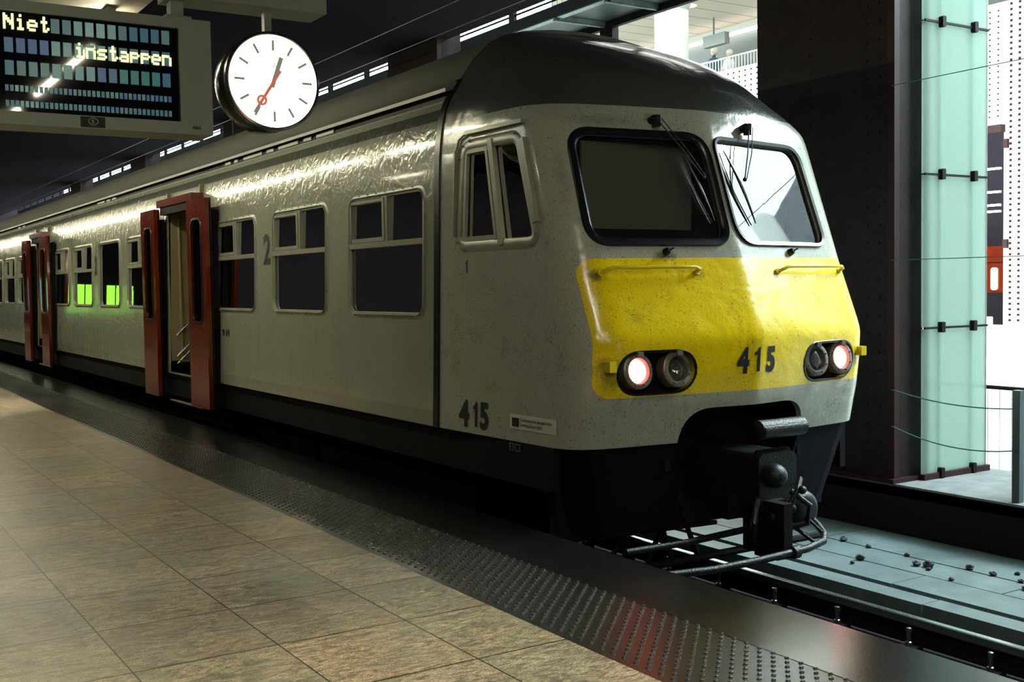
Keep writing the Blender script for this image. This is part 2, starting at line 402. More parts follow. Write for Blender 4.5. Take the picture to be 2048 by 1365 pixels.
def text(name, body, m, parent, origin, xdir, updir, size, xs=1., depth=.002, offset=0., align='LEFT', fn=None):
    cu = bpy.data.curves.new('t', 'FONT'); cu.body = body; cu.size = 1; cu.extrude = 0; cu.offset = offset; cu.align_x = align; cu.resolution_u = 4
    t = bpy.data.objects.new('t', cu); C.objects.link(t); bpy.context.view_layer.update()
    me = bpy.data.meshes.new_from_object(t.evaluated_get(bpy.context.evaluated_depsgraph_get()))
    bpy.data.objects.remove(t)
    mb = MB()
    if not fn: o = Vector(origin); xd = Vector(xdir); ud = Vector(updir)
    V = []
    bm = bmesh.new(); bm.from_mesh(me)
    if fn:
        bmesh.ops.triangulate(bm, faces=bm.faces[:])
        bmesh.ops.subdivide_edges(bm, edges=[e for e in bm.edges if e.calc_length() > .25], cuts=2)
    me2 = bpy.data.meshes.new('t'); bm.to_mesh(me2); bm.free()
    for v in me2.vertices:
        a, b = v.co.x*size*xs, v.co.y*size
        V.append(fn(a, b) if fn else o+xd*a+ud*b)
    mb.add(V, [tuple(p.vertices) for p in me2.polygons])
    return mb.build(name, m, parent)

# ------------------------------------------------------------------ train nose surface
CX, K = 5.67, .13
HW = [(.5,1.468),(1.1,1.45),(1.89,1.43),(2.47,1.417),(2.66,1.408),(2.81,1.387),(2.95,1.357),(3.05,1.315),(3.155,1.245),(3.25,1.18),(3.4,1.075),(3.53,.94),(3.6,.81),(3.64,.65),(3.66,.42),(3.67,0.)]
YC = [(.5,5.82),(.8,5.745),(1.0,5.715),(1.2,5.70),(1.26,5.71),(1.75,5.90),(2.5,6.16),(2.75,6.24),(2.9,6.31),(3.05,6.42),(3.15,6.53),(3.25,6.68),(3.35,6.87),(3.45,7.1),(3.55,7.38),(3.62,7.6),(3.67,7.72)]
def itp(T, z):
    if z <= T[0][0]: return T[0][1]
    for (a, b), (c, d) in zip(T, T[1:]):
        if z <= c: return b+(d-b)*(z-a)/(c-a)
    return T[-1][1]
def half(z, N=(20, 14, 12)):
    hw = itp(HW, z); yc = itp(YC, z); hc = max(hw-.085, 0); a = max(hc-.30, 0.); y1 = min(yc+.42, 7.6); P = []
    P0 = (a, yc+K*a); Cc = (hc, yc+K*hc); P2 = (hc+.085*(y1-yc)/(7.72-yc+1e-6), y1)
    for i in range(N[0]): t = i/N[0]; P.append((a*t, yc+K*a*t))
    for i in range(N[1]):
        t = i/N[1]; P.append(tuple((1-t)**2*p+2*t*(1-t)*c+t*t*q for p, c, q in zip(P0, Cc, P2)))
    for i in range(N[2]+1): t = i/N[2]; P.append((P2[0]+(hw-P2[0])*t, y1+(7.72-y1)*t))
    Mx = len(P)-1; w = max(0, min(1, (z-2.72)/.45)); w = w*w*(3-2*w); Q = []; n = 2.7
    for i in range(Mx+1):
        t = i/Mx*PI/2
        Q.append((hw*math.sin(t)**(2/n) if t > 0 else 0, 7.72-(7.72-yc)*max(math.cos(t), 0)**(2/n) if i < Mx else 7.72))
    return [(p[0]*(1-w)+q[0]*w, p[1]*(1-w)+q[1]*w) for p, q in zip(P, Q)]
_cache = {}
def yf(dx, z):
    dx = abs(dx); k = round(z, 4)
    if k not in _cache: _cache[k] = half(k, (20, 40, 10))
    P = _cache[k]
    for (a, b), (c, d) in zip(P, P[1:]):
        if a <= dx <= c: return b+(d-b)*(dx-a)/(c-a+1e-9)
    return 7.72
def S(dx, z, off=0.):
    p = Vector((CX+dx, yf(dx, z), z))
    if off:
        e = .01; a = Vector((CX+dx+e, yf(dx+e, z), z))-Vector((CX+dx-e, yf(dx-e, z), z)); b = Vector((CX+dx, yf(dx, z+e), z+e))-Vector((CX+dx, yf(dx, z-e), z-e))
        n = a.cross(b).normalized()
        if n.y > 0: n = -n
        p = p+n*off
    return p
def xside(Y, z):
    k = round(z, 4)
    if k not in _cache: _cache[k] = half(k, (20, 40, 10))
    P = _cache[k]
    for (a, b), (c, d) in zip(P, P[1:]):
        if b <= Y <= d: return CX-(a+(c-a)*(Y-b)/(d-b+1e-9))
    return CX-itp(HW, z)
def xbody(z): return CX-itp(HW, z)

train = thing('passenger_train', 'silver-grey electric train with yellow front panel, number 415, stopped beside the platform', 'train', (CX, 6., -.73))

# nose shell
def nose_shell():
    zs = [.5+.05*i for i in range(46)]+[2.78+.04*i for i in range(18)]+[3.49+.02*i for i in range(9)]+[3.66]
    zs = sorted(set(round(z, 4) for z in zs)); rows = []
    mb = MB(); n = None
    for z in zs:
        H = half(z); row = [(CX-p[0], p[1], z) for p in reversed(H)]+[(CX+p[0], p[1], z) for p in H[1:]]
        rows.append(row); n = len(row)
    m = len(rows); V = [p for r in rows for p in r]; A = lambda i, j: i*n+j; B = lambda i, j: m*n+i*n+j
    inner = [(CX+(p[0]-CX)*.965, 7.72-(7.72-p[1])*.975, .5+(p[2]-.5)*.985) for p in V]
    F = []; Sm = []
    for i in range(m-1):
        for j in range(n-1):
            F.append((A(i, j), A(i, j+1), A(i+1, j+1), A(i+1, j))); F.append((B(i, j), B(i+1, j), B(i+1, j+1), B(i, j+1)))
    mb.add(V+inner, F, True)
    def flat(q): mb.f.append(list(q)); mb.sm.append(False)
    for j in range(n-1):
        flat((A(0, j+1), A(0, j), B(0, j), B(0, j+1))); flat((A(m-1, j), A(m-1, j+1), B(m-1, j+1), B(m-1, j)))
    for i in range(m-1):
        flat((A(i, 0), A(i+1, 0), B(i+1, 0), B(i, 0))); flat((A(i+1, n-1), A(i, n-1), B(i, n-1), B(i+1, n-1)))
    o = mb.build('cab_shell', 'nose', train)
    return o
nose = nose_shell()
def grow(poly, d):
    n = len(poly); out = []
    for i in range(n):
        a = Vector(poly[i-1]); b = Vector(poly[(i+1) % n]); t = (b-a).normalized(); p = Vector(poly[i]); out.append((p.x+t.y*d, p.y-t.x*d))
    return out
LWP = rpoly([(-1.185, 1.857), (-.035, 1.857), (-.03, 2.676), (-1.165, 2.678)], [.17, .15, .20, .17], 8)
RWP = rpoly([(.025, 1.860), (1.07, 1.855), (1.03, 2.650), (.015, 2.662)], [.20, .12, .17, .11], 8)
LAMPC = rpoly([(-1.13, .862), (-.52, .862), (-.52, 1.142), (-1.13, 1.142)], .17, 8)
RAMPC = [(-x, z) for x, z in reversed(LAMPC)]
COUP = rpoly([(-.60, .40), (.60, .40), (.59, .735), (-.59, .735)], [.02, .02, .24, .24], 8)
SIDEW = rpoly([(7.43, 1.90), (6.44, 1.90), (6.69, 2.645), (7.37, 2.64)][::-1], [.09, .09, .10, .12], 8)
cm = MB()
for P in (grow(LWP, -.03), grow(RWP, -.03), LAMPC, RAMPC, COUP): cm.prism([(CX+x, z) for x, z in P], 5.2, 7.0, 1)
cm.prism(grow(SIDEW, -.03), 3.9, 4.75, 0)
cut(nose, cm)

def ring(poly, wi, wo, h, f, lift=0.):
    """a bead following polygon poly on surface f(u,v,offset)"""
    mb = MB(); prof = [(-wi, lift), (-wi*.7, lift+h*.8), (0, lift+h), (wo*.7, lift+h*.8), (wo, lift), ]
    L = []
    for d, hh in prof:
        L.append([f(p[0], p[1], hh) for p in grow(poly, d)])
    n = len(poly); V = [p for l in L for p in l]
    F = [(i*n+j, i*n+(j+1) % n, (i+1)*n+(j+1) % n, (i+1)*n+j) for i in range(len(L)-1) for j in range(n)]
    mb.add(V, F, True); return mb
def patch(poly, f, off, nr=6):
    cx = sum(p[0] for p in poly)/len(poly); cy = sum(p[1] for p in poly)/len(poly); V = [f(cx, cy, off)]; n = len(poly); F = []
    for r in range(1, nr+1):
        t = r/nr
        for p in poly: V.append(f(cx+(p[0]-cx)*t, cy+(p[1]-cy)*t, off))
    for j in range(n): F.append((0, 1+j, 1+(j+1) % n))
    for r in range(nr-1):
        for j in range(n): F.append((1+r*n+j, 1+(r+1)*n+j, 1+(r+1)*n+(j+1) % n, 1+r*n+(j+1) % n))
    return MB().add(V, F, True)
for P, lab in ((LWP, 'left windscreen, dark and curtained inside'), (RWP, 'right windscreen reflecting the bright hall')):
    g = patch(grow(P, -.02), S, -.018).build('windscreen', 'windscreen', train); g['label'] = lab
    ring(P, .055 if P is LWP else .035, .006, .022, S).build('rubber_seal', 'rubber', g)
# cab interior
mb = MB(); mb.box((4.5, 7.45, .6), (6.85, 7.5, 3.1)); mb.box((4.45, 6.15, 1.5), (6.9, 6.6, 1.62)); mb.box((4.45, 6.5, .8), (6.9, 7.5, .85)); mb.build('cab_interior', 'cabin', train)
mb = MB(); mb.rbox((6.0, 6.95, 1.45), (6.45, 7.08, 2.15), .06, 4); mb.rbox((6.0, 6.6, 1.3), (6.45, 7.0, 1.42), .05, 4); mb.build('driver_seat', 'seat', train)
MB().box((4.66, 6.40, 1.99), (5.66, 6.42, 2.60)).build('roller_blind', mat('grey_blind', (.24, .25, .22), .7), train)
# cab side window
def SS(Y, z, off=0.): return Vector((xside(Y, z)-off, Y, z))
sw = ring(SIDEW, .035, .05, .009, SS).build('cab_side_window', 'trim', train)
mb = MB()
for i in range(0, len(SIDEW), 4):
    p = grow(SIDEW, .035)[i]; mb.ball(SS(p[0], p[1], .016), .009, 8, 4)
each(mb, 'screw', 'grime', sw)
patch(grow(SIDEW, -.02), SS, -.03).build('glass_pane', 'glass', sw)
def bar3(mb, a, b, w, h0, h1, f=SS):
    # flat bar from a to b in surface coordinates
    a, b = Vector(a), Vector(b); t = (b-a).normalized(); nn = Vector((-t.y, t.x))*w/2; V = []
    for p in (a-nn, a+nn, b+nn, b-nn): V += [f(p.x, p.y, h0), f(p.x, p.y, h1)]
    return mb.add(V, [(0,2,4,6)[::-1], (1,3,5,7), (0,1,3,2), (2,3,5,4), (4,5,7,6), (6,7,1,0)])
mb = MB()
bar3(mb, (6.86, 1.89), (7.02, 2.66), .05, -.02, .018); bar3(mb, (6.93, 1.93), (7.08, 2.62), .03, -.02, .008)
bar3(mb, (7.39, 1.95), (6.92, 1.95), .035, -.02, .006); bar3(mb, (7.36, 1.95), (7.34, 2.6), .03, -.02, .006); bar3(mb, (7.36, 2.60), (7.05, 2.60), .03, -.02, .006)
mb.build('sliding_sash', 'trim', sw)
mb = MB(); bar3(mb, (6.62, 2.62), (6.44, 2.03), .055, .0, .03); mb.build('front_guard_strip', 'trim', sw)
mb = MB(); bar3(mb, (7.33, 2.74), (6.62, 2.745), .03, 0, .04); bar3(mb, (7.48, 1.97), (7.46, 2.62), .018, 0, .03)
mb.tube([SS(7.46, 2.62, .015), SS(7.43, 2.70, .015), SS(7.33, 2.74, .02)], .011, 6); mb.build('rain_gutter', 'trim', sw)
# headlamp clusters
for s, P in ((-1, LAMPC), (1, RAMPC)):
    def SB(x, z, off=0.):
        p = S(x, z, 0); p.y += .09; return p
    hc = patch(grow(P, .02), SB, 0).build('lamp_recess', 'black', train)
    ring(P, .008, .012, .006, S).build('recess_lip', 'rubber', hc)
    for x, lit in ((s*.975, True), (s*.67, False)):
        c = S(x, 1.008, 0); c.y += .085; nrm = Vector((0, -1, .12)).normalized()
        lr = MB().lathe(c, nrm, [(0, .118), (.06, .122), (.085, .122), (.092, .112), (.092, .088), (.08, .083), (.0, .082)], 36, False).build('headlamp', 'grime', train)
        lr['label'] = 'lit red tail lamp' if lit else 'unlit white headlamp'
        b2 = MB()
        for k in range(8):
            t = 2*PI*(k+.5)/8; u = nrm.orthogonal().normalized(); w = nrm.cross(u); b2.ball(c+nrm*.094+(u*math.cos(t)+w*math.sin(t))*.101, .008, 8, 4)
        b2.box((c.x-.022, c.y-.115, c.z+.105), (c.x+.022, c.y-.07, c.z+.14)); each(b2, 'lamp_bolt', 'grime', lr)
        if lit:
            MB().lathe(c, nrm, [(.05, .084), (.07, .078), (.082, .05), (.086, .02)], 32).build('lens', 'lens_red', lr)
        else:
            MB().lathe(c, nrm, [(.005, .02), (.02, .05), (.05, .078), (.051, .080), (.02, .052), (.004, .02)], 32, False).build('reflector', 'chrome', lr)
            MB().lathe(c, nrm, [(.06, .082), (.075, .06), (.08, .02)], 32).build('lens', 'lampglass', lr)
# lamp brackets at both corners
for x in (-1.195, 1.235):
    p = S(x, 1.055, 0); MB().box((p.x-.028, p.y-.055, p.z-.035), (p.x+.028, p.y+.03, p.z+.035)).build('lamp_bracket', 'yellow', train)
# hand rails below the windscreens
for a, b in ((-1.15, -.39), (.385, 1.155)):
    pts = [S(a, 1.665, 0), S(a+.02, 1.67, .04), S(a+.07, 1.683, .062)]+[S(a+(b-a)*t, 1.685, .062) for t in (.25, .5, .75)]+[S(b-.04, 1.683, .062), S(b, 1.675, .045), S(b, 1.67, 0)]
    h = MB().tube(pts, .0125, 10).build('hand_rail', 'yellow', train)
    q = MB()
    for x in (a, b): p = S(x, 1.668, .006); q.lathe(p, (0, -1, .3), [(0, .022), (.012, .02)], 14)
    each(q, 'rail_foot', 'yellow', h)
# washer nozzles
for x in (-.60, .60):
    p = S(x, 1.81, 0); q = MB().lathe(p, (0, -1, .35), [(0, .028), (.03, .024), (.045, .012)], 14); q.tube([p+Vector((0, -.03, .01)), p+Vector((.03, -.055, .03))], .006, 6); q.build('washer_nozzle', 'rubber', train)
# wipers
def wiper(piv, arm_end, b0, b1):
    pv = S(*piv, 0); w = MB().lathe(pv, (0, -1, .35), [(0, .03), (.05, .026), (.07, .016)], 16); w.box((pv.x-.012, pv.y-.085, pv.z-.05), (pv.x+.02, pv.y-.03, pv.z+.035))
    o = w.build('windscreen_wiper', 'rubber', train)
    e = S(*arm_end, .05); a0 = S(piv[0]-.0, piv[1]-.01, .07); a1 = S(piv[0]+.045, piv[1]-.01, .07)
    MB().tube([a0, (a0+e)/2+Vector((0, -.01, 0)), e], .005, 6).tube([a1, (a1+e)/2+Vector((.02, -.01, 0)), e+Vector((.02, 0, .01))], .004, 6).ball(e, .016, 8, 6).build('arm', 'iron', o)
    bl = [S(b0[0]+(b1[0]-b0[0])*t, b0[1]+(b1[1]-b0[1])*t, .012+.02*math.sin(t*PI)) for t in (0, .15, .35, .5, .65, .85, 1)]
    MB().tube(bl, [.004, .008, .01, .012, .01, .008, .004], 8).tube([p+Vector((.012, .012, 0)) for p in bl], .005, 6).build('blade', 'rubber', o)
wiper((-.47, 2.755), (-.17, 2.33), (-.27, 2.50), (-.14, 2.03))
wiper((.40, 2.745), (.225, 2.33), (.11, 2.56), (.27, 2.02))
# numbers on the front and side
def on_front(x0, z0): return lambda a, b: S(x0+a, z0+b, .004)
text('number_plate_digit', '4', 'digit', train, 0, 0, 0, .235, .80, offset=.05, fn=on_front(-.185, .972))
def one(name, h, fn, par):
    # a heavy condensed figure one with its flag
    w = h*.30; P = [(w*.45, 0), (w, 0), (w, h), (w*.62, h), (w*.40, h*.86), (0, h*.80), (0, h*.66), (w*.45, h*.70)]
    V = [fn(a, b) for a, b in P]; return MB().add(V, [(0, 1, 2, 7), (7, 2, 3, 4), (7, 4, 5, 6)]).build(name, 'digit', par)
one('number_plate_digit', .168, on_front(-.045, .972), train)
text('number_plate_digit', '5', 'digit', train, 0, 0, 0, .235, .82, offset=.05, fn=on_front(.075, .972))
def on_side(y0, z0): return lambda a, b: Vector(((xside(y0-a, z0+b) if y0-a < 7.72 else xbody(z0+b))-.004, y0-a, z0+b))
text('side_number', '4', 'digit', train, 0, 0, 0, .262, .95, offset=.045, fn=on_side(7.40, .555))
one('side_number', .187, on_side(7.215, .555), train)
text('side_number', '5', 'digit', train, 0, 0, 0, .262, .90, offset=.045, fn=on_side(7.125, .555))
one('class_number', .092, on_side(7.335, 1.70), train)
text('class_number', '2', 'digit', train, 0, 0, 0, .43, .95, offset=.03, fn=on_side(11.60, 1.875))
text('class_number', '2', 'digit', train, 0, 0, 0, .43, .85, offset=.03, fn=on_side(19.65, 1.895))
text('side_marking', '9 H', 'digit', train, 0, 0, 0, .11, 1.5, offset=.05, fn=on_side(12.98, 1.065))
text('skirt_lettering', 'ETCS', 'palegrey', train, (4.235, 6.735, .433), (0, -1, 0), (0, 0, 1), .078, .85)
def q4(mb, y0, z0, y1, z1, off): return mb.add([SS(y0, z0, off), SS(y1, z0, off), SS(y1, z1, off), SS(y0, z1, off)], [(0, 1, 2, 3)])
st = q4(MB(), 6.735, .588, 6.19, .692, .004).build('funding_sticker', 'white', train)
q4(MB(), 6.705, .607, 6.62, .668, .007).build('blue_square', 'digit', st)
text('sticker_text', 'Co-financed by the European Union', 'digit', st, 0, 0, 0, .034, .74, offset=.01, fn=lambda a, b: SS(6.607-a, .648+b, .007))
text('sticker_text', 'Connecting Europe Facility', 'digit', st, 0, 0, 0, .034, .70, offset=.01, fn=lambda a, b: SS(6.607-a, .614+b, .007))

# gangway/expansion seam
prof = [(z, itp(HW, z)) for z in [.5+.1*i for i in range(24)]+[2.85, 2.92, 2.98, 3.04, 3.1, 3.155, 3.22]]
mb = MB(); V = []
for z, h in prof:
    for y in (7.70, 7.78): V.append((CX-h-.012, y, z)); V.append((CX-h+.04, y, z))
n = len(prof); F = []
for i in range(n-1):
    k = 4*i; F += [(k, k+4, k+6, k+2), (k+1, k+3, k+7, k+5), (k, k+1, k+5, k+4), (k+2, k+6, k+7, k+3)]
mb.add(V, F, True)
mb.build('body_seam', 'rubber', train)

# body side
Y0, Y1 = 7.74, 44.
out_ = [(itp(HW, z), z) for z in [.5, .8, 1.1, 1.5, 1.89, 2.2, 2.47, 2.66, 2.74, 2.81, 2.88, 2.95, 3.0, 3.04]]
def side_poly(s):
    o = [(CX-s*h, z) for h, z in out_]; i = [(CX-s*(h-.018), z) for h, z in reversed(out_)]; p = o+i
    return p if s > 0 else p[::-1]
def strip(s, name):
    mb = MB(); p = side_poly(s)[::-1]; n = len(p); ys = [Y0, Y1]
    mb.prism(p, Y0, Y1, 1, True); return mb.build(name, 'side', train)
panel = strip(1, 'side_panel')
strip(-1, 'far_side_panel')
WIN = [(7.92, 9.40), (9.87, 11.32), (11.80, 13.20), (15.99, 17.42), (17.84, 19.32), (19.73, 21.28), (21.63, 23.03), (25.78, 27.20), (27.60, 29.10), (29.45, 30.95), (31.3, 32.8), (33.2, 34.7)]
DOORS = [(13.80, 15.20), (23.62, 24.86)]
cm = MB()
for a, b in WIN: cm.prism(rrect(a+.05, 1.385, b-.05, 2.37, .09), 3.9, 4.6, 0)
for a, b in DOORS: cm.prism([(a, .52), (b, .52), (b, 2.70), (a, 2.70)], 3.9, 4.6, 0)
cut(panel, cm)
def flatX(x): return lambda y, z, off=0.: Vector((x-off, y, z))
for wi, (a, b) in enumerate(WIN):
    P = rrect(a+.045, 1.38, b-.045, 2.375, .10, 8); XS = lambda y, z, off=0.: Vector((xbody(z)-off, y, z))
    w = ring(P, .012, .045, .009, XS).build('side_window', 'trim', train)
    ring(grow(P, .012), .006, .006, .024, XS).build('frame_bead', 'trim', w)
    patch(grow(P, -.0), XS, -.012, 2).build('glass_pane', 'glass', w)
    near = wi < 3
    if near:
        q = MB(); PP = grow(rrect(a+.045, 1.38, b-.045, 2.375, .10, 8), .033)
        m_ = len(PP)
        for i in range(m_):
            p, r = Vector(PP[i]), Vector(PP[(i+1) % m_]); L = (r-p).length; k = max(1, int(L/.16)) if L > .1 else 0
            for j in range(k): t = p+(r-p)*((j+.5)/k); q.ball(XS(t.x, t.y, .012), .006, 6, 4)
        each(q, 'screw', 'grime', w)
    if wi in (4,): continue
    X0 = 4.235
    MB().box((X0-.012, a+.03, 1.945), (X0+.03, b-.03, 1.99)).build('window_rail', 'trim', w)
    mid = a+(b-a)*.48
    q = MB(); q.box((X0-.008, mid-.035, 1.99), (X0+.03, mid+.035, 2.37)); q.box((X0-.016, mid+.01, 1.995), (X0+.02, mid+.045, 2.36))
    q.box((X0-.004, mid, 1.995), (X0+.03, b-.06, 2.03)); q.box((X0-.004, b-.075, 1.995), (X0+.03, b-.05, 2.34)); q.box((X0-.004, mid, 2.335), (X0+.03, b-.08, 2.36))
    q.build('sliding_sash', 'trim', w)
# roof and gutters of the body
r_out = [(1.335, 3.145), (1.26, 3.165), (1.18, 3.25), (1.075, 3.40), (.94, 3.53), (.8, 3.60), (.6, 3.66), (.3, 3.70), (0, 3.71)]
pts = [(CX-x, z) for x, z in r_out]+[(CX+x, z) for x, z in reversed(r_out[:-1])]
low = [(CX+x, z-.03) for x, z in r_out]+[(CX-x, z-.03) for x, z in reversed(r_out[:-1])]
MB().prism((pts+low), 7.74, Y1, 1, True).build('roof', 'roof', train)
for s in (-1, 1):
    g = MB().box((CX+s*1.25-.03, 7.76, 3.02), (CX+s*1.25+.03, Y1, 3.15)).build('gutter_recess', 'gutter', train)
    MB().box((CX+s*1.29-.035, 7.78, 3.035), (CX+s*1.29+.035, Y1, 3.05)).build('cantrail', mat('cantrail_grey', (.22, .23, .18), .7), train)
    if s < 0:
        glints = [(10.0, .42), (10.55, .2), (10.9, .55), (11.6, .2), (11.95, .6), (12.75, .12), (13.0, .2), (18.6, .25), (19.0, .25), (19.4, .5), (27, .3), (27.6, .3)]  # pale plates imitate white reflections in the gutter band
        for y, l in glints: MB().rbox((CX-1.293, y, 3.068), (CX-1.27, y+l, 3.112), .008, 2, 1).build('painted_glint', 'hallwhite', train)
# doors
def leaf(ya, yb, name='door_leaf'):
    X = 4.06
    mb = MB(); P = rrect(ya, .19, yb, 2.68, .02, 3); H = rrect(ya+.2*(yb-ya)+.03, 1.22, yb-.2*(yb-ya)-.03, 2.44, .09, 6)
    mb.prism(P, X, X+.05, 0); o = mb.build(name, 'red', train)
    c = MB().prism(H, X-.1, X+.2, 0); cut(o, c)
    ring(H, .012, .022, .01, lambda y, z, off=0.: Vector((X-off, y, z))).build('window_gasket', 'rubber', o)
    MB().prism(grow(H, .01), X+.02, X+.026, 0).build('glass_pane', 'glass', o)
    MB().box((X-.004, ya+.01, .20), (X+.0, yb-.01, .80)).build('kick_panel', 'redlow', o)
    ib = MB().prism(P, X+.051, X+.06, 0).build('inner_lining', 'black', o); cut(ib, MB().prism(H, X-.1, X+.2, 0))
    MB().box((X+.05, ya, .19), (X+.075, ya+.03, 2.68)).box((X+.05, yb-.03, .19), (X+.075, yb, 2.68)).build('edge_seal', 'rubber', o)
    q = MB().tube([(X+.06, (ya+yb)/2, 2.58), (4.3, (ya+yb)/2+.25, 2.58)], .012, 8).tube([(X+.06, (ya+yb)/2, 2.50), (4.3, (ya+yb)/2+.25, 2.50)], .009, 8)
    each(q, 'door_arm', 'chrome', o)
for a, b in DOORS:
    leaf(a-.78, a-.04); leaf(b+.02, b+.70)
    for y0_ in (a-.74, b+.08): MB().box((4.115, y0_, .5), (4.225, y0_+.6, 2.55)).build('door_shadow_box', 'black', train)  # black boxes stand in for the shadow strip beside each leaf
    MB().box((4.12, a-.06, 2.70), (4.27, b+.10, 2.795)).build('door_header', 'red', train)
    MB().box((4.14, a, 2.60), (4.25, b, 2.70)).build('door_track', 'black', train)
    q = MB(); q.box((4.24, b, .66), (5.15, b+.03, 2.9)); q.box((4.24, a-.03, .66), (5.15, a, 2.9)); q.box((5.12, a, .55), (5.15, b, 2.9)); q.box((4.24, a, 2.72), (5.15, b, 2.75))
    for k in range(5): q.tube([(4.38+.13*k, b-.012, .62), (4.38+.13*k, b-.012, 2.6)], .02, 8)
    v = q.build('vestibule', 'cream', train)
    q = MB(); q.box((4.22, a, .10), (4.55, b, .14)); q.box((4.48, a, .14), (4.85, b, .42)); q.box((4.8, a, .42), (5.15, b, .66)); each(q, 'entrance_step', 'black', train)
    q = MB(); q.box((4.20, a, .135), (4.235, b, .15)); q.box((4.455, a, .415), (4.49, b, .435)); q.box((4.775, a, .655), (4.81, b, .672)); each(q, 'step_edge', 'step', train)
    q = MB()
    for z0 in (1.0, .72, .62): q.tube([(4.30, b-.05, z0), (4.85, b-.05, z0+.55)], .015, 8)
    q.tube([(4.28, b-.25, .66), (4.85, b-.25, .66)], .022, 8); each(q, 'hand_rail', 'chrome', v)
    MB().box((4.9, b-.06, 1.60), (5.08, b, 1.80)).build('alarm_box', 'red', v)
# saloon interior
mb = MB(); mb.box((4.35, 7.8, .78), (7.0, 13.76, .82)); mb.box((4.35, 15.3, .78), (7.0, 23.5, .82)); mb.box((4.35, 25, .78), (7.0, Y1, .82)); mb.box((6.97, 7.8, .82), (7.03, Y1, 2.8)); mb.box((4.5, 7.8, 2.78), (7.0, 13.76, 2.82)); mb.box((4.5, 15.3, 2.78), (7.0, Y1, 2.82)); mb.box((4.3, 7.8, .8), (7, 7.84, 2.8)); mb.box((4.3, 13.7, .8), (7, 13.76, 2.8)); mb.box((4.3, 15.25, .8), (7, 15.3, 2.8))
mb.build('saloon_lining', 'cabin', train)
for a, b in WIN[:7]:
    for y in (a+.12, b-.24):
        for x in (4.42, 5.9):
            s_ = MB().rbox((x, y, 1.25), (x+1.0, y+.12, 1.80), .05, 4, 1).build('seat', 'seat', train)
            MB().rbox((x, y-.2, 1.15), (x+1.0, y+.3, 1.27), .04, 3, 1).build('cushion', 'seat', s_)
# underframe
mb = MB(); mb.box((4.36, 6.34, -.20), (6.98, 6.42, .5)); 
mb.box((4.25, 6.2, .20), (4.30, Y1, .5)); mb.box((7.04, 6.2, .1), (7.10, Y1, .5)); mb.box((4.6, 11.2, -.60), (6.7, 15.4, .4)); mb.box((5.06, 15.9, -.68), (6.3, 44, .4)); mb.box((4.4, 7, .35), (6.9, Y1, .5)); mb.box((4.45, 13.4, -.1), (4.5, 15.6, .5))  # front plate and solid boxes added to block slab light under the train
each(mb, 'underframe_and_blocks', 'black', train)
skirtm = mat('navy_black_skirt', (.003, .004, .011), .7, spec=.12)
for s in (-1, 1):
    A = [S(s*d, .5, -.02) for d in (.62, .8, 1.0, 1.15, 1.25)]+[Vector((CX+s*1.36, 6.25, .5))]
    lo = Vector((-s*.16, .12, -.62)); w_ = Vector((0, .03, 0)); V = []; F = []; n = len(A)
    for a in A: V += [a, a+lo, a+lo+w_, a+w_]
    for i in range(n-1): F += [(4*i+q, 4*i+(q+1) % 4, 4*i+4+(q+1) % 4, 4*i+4+q) for q in range(4)]
    F += [(0, 1, 2, 3), (4*n-1, 4*n-2, 4*n-3, 4*n-4)]
    MB().add(V, F).build('front_skirt', skirtm, train)
for y in (8.3, 10.7):
    q = MB(); 
    for x, sg in ((4.93, 1), (6.43, -1)): q.lathe((x-.055*sg, y, -.30), (sg, 0, 0), [(0, .42), (.01, .427), (.095, .427), (.10, .452), (.12, .452), (.125, .3)], 40)
    q.lathe((CX-.7, y, -.30), (1, 0, 0), [(0, .08), (1.4, .08)], 16); q.build('wheelset', 'iron', train)
q = MB(); q.box((4.62, 7.9, -.35), (4.72, 11.1, .1)); q.box((6.62, 7.9, -.35), (6.72, 11.1, .1)); q.box((5.15, 7.6, -.55), (6.2, 11.0, .1)); q.build('bogie_frame_and_block', 'black', train)  # wide centre box added to block slab light between the wheels
# wall of the coupler pocket
q = MB(); q.box((CX-.66, 6.28, .3), (CX+.66, 6.31, .8)); q.box((CX-.66, 5.95, .74), (CX+.66, 6.31, .76)); q.box((CX-.66, 5.95, .3), (CX-.62, 6.3, .76)); q.box((CX+.62, 5.95, .3), (CX+.66, 6.3, .76)); q.build('coupler_pocket', 'black', train)
# coupler
cp = MB().rbox((5.50, 5.55, .02), (5.86, 6.4, .42), .05, 3, 1)
cp.box((5.62, 5.5, -.32), (5.70, 5.72, .1)); cp.box((5.40, 5.75, -.05), (5.95, 6.0, .12)); cp = cp.build('coupler', 'iron', train)
MB().rbox((5.52, 5.50, .53), (5.93, 5.64, .63), .045, 4, 0).lathe((5.50, 5.57, .585), (1, 0, 0), [(0, .05), (.01, .066), (.43, .066), (.44, .05)], 20).build('cover_roll', 'iron', cp)
MB().ball((5.60, 5.50, .27), .085, 20, 12).lathe((5.60, 5.52, .27), (0, 1, 0), [(0, .085), (.1, .07)], 20).build('coupling_dome', 'iron', cp)
MB().rbox((5.52, 5.60, .12), (5.86, 5.62, .44), .03, 3, 1).build('coupler_face', 'black', cp)
MB().lathe((5.97, 5.55, -.02), (0, 1, 0), [(0, .09), (.02, .125), (.06, .14), (.45, .14), (.5, .1)], 28).build('air_reservoir', 'iron', cp)
MB().tube([(5.75, 5.5, .15), (5.85, 5.42, .05), (5.86, 5.45, -.08), (5.78, 5.55, -.12)], .02, 8).tube([(5.95, 5.6, .2), (5.78, 5.46, .16), (5.7, 5.5, .02)], .018, 8).build('brake_hose', 'iron', cp)
MB().tube([(5.45, 5.52, .12), (5.36, 5.46, -.02), (5.40, 5.5, -.14), (5.5, 5.6, -.18)], .022, 8).build('brake_hose', 'iron', cp)
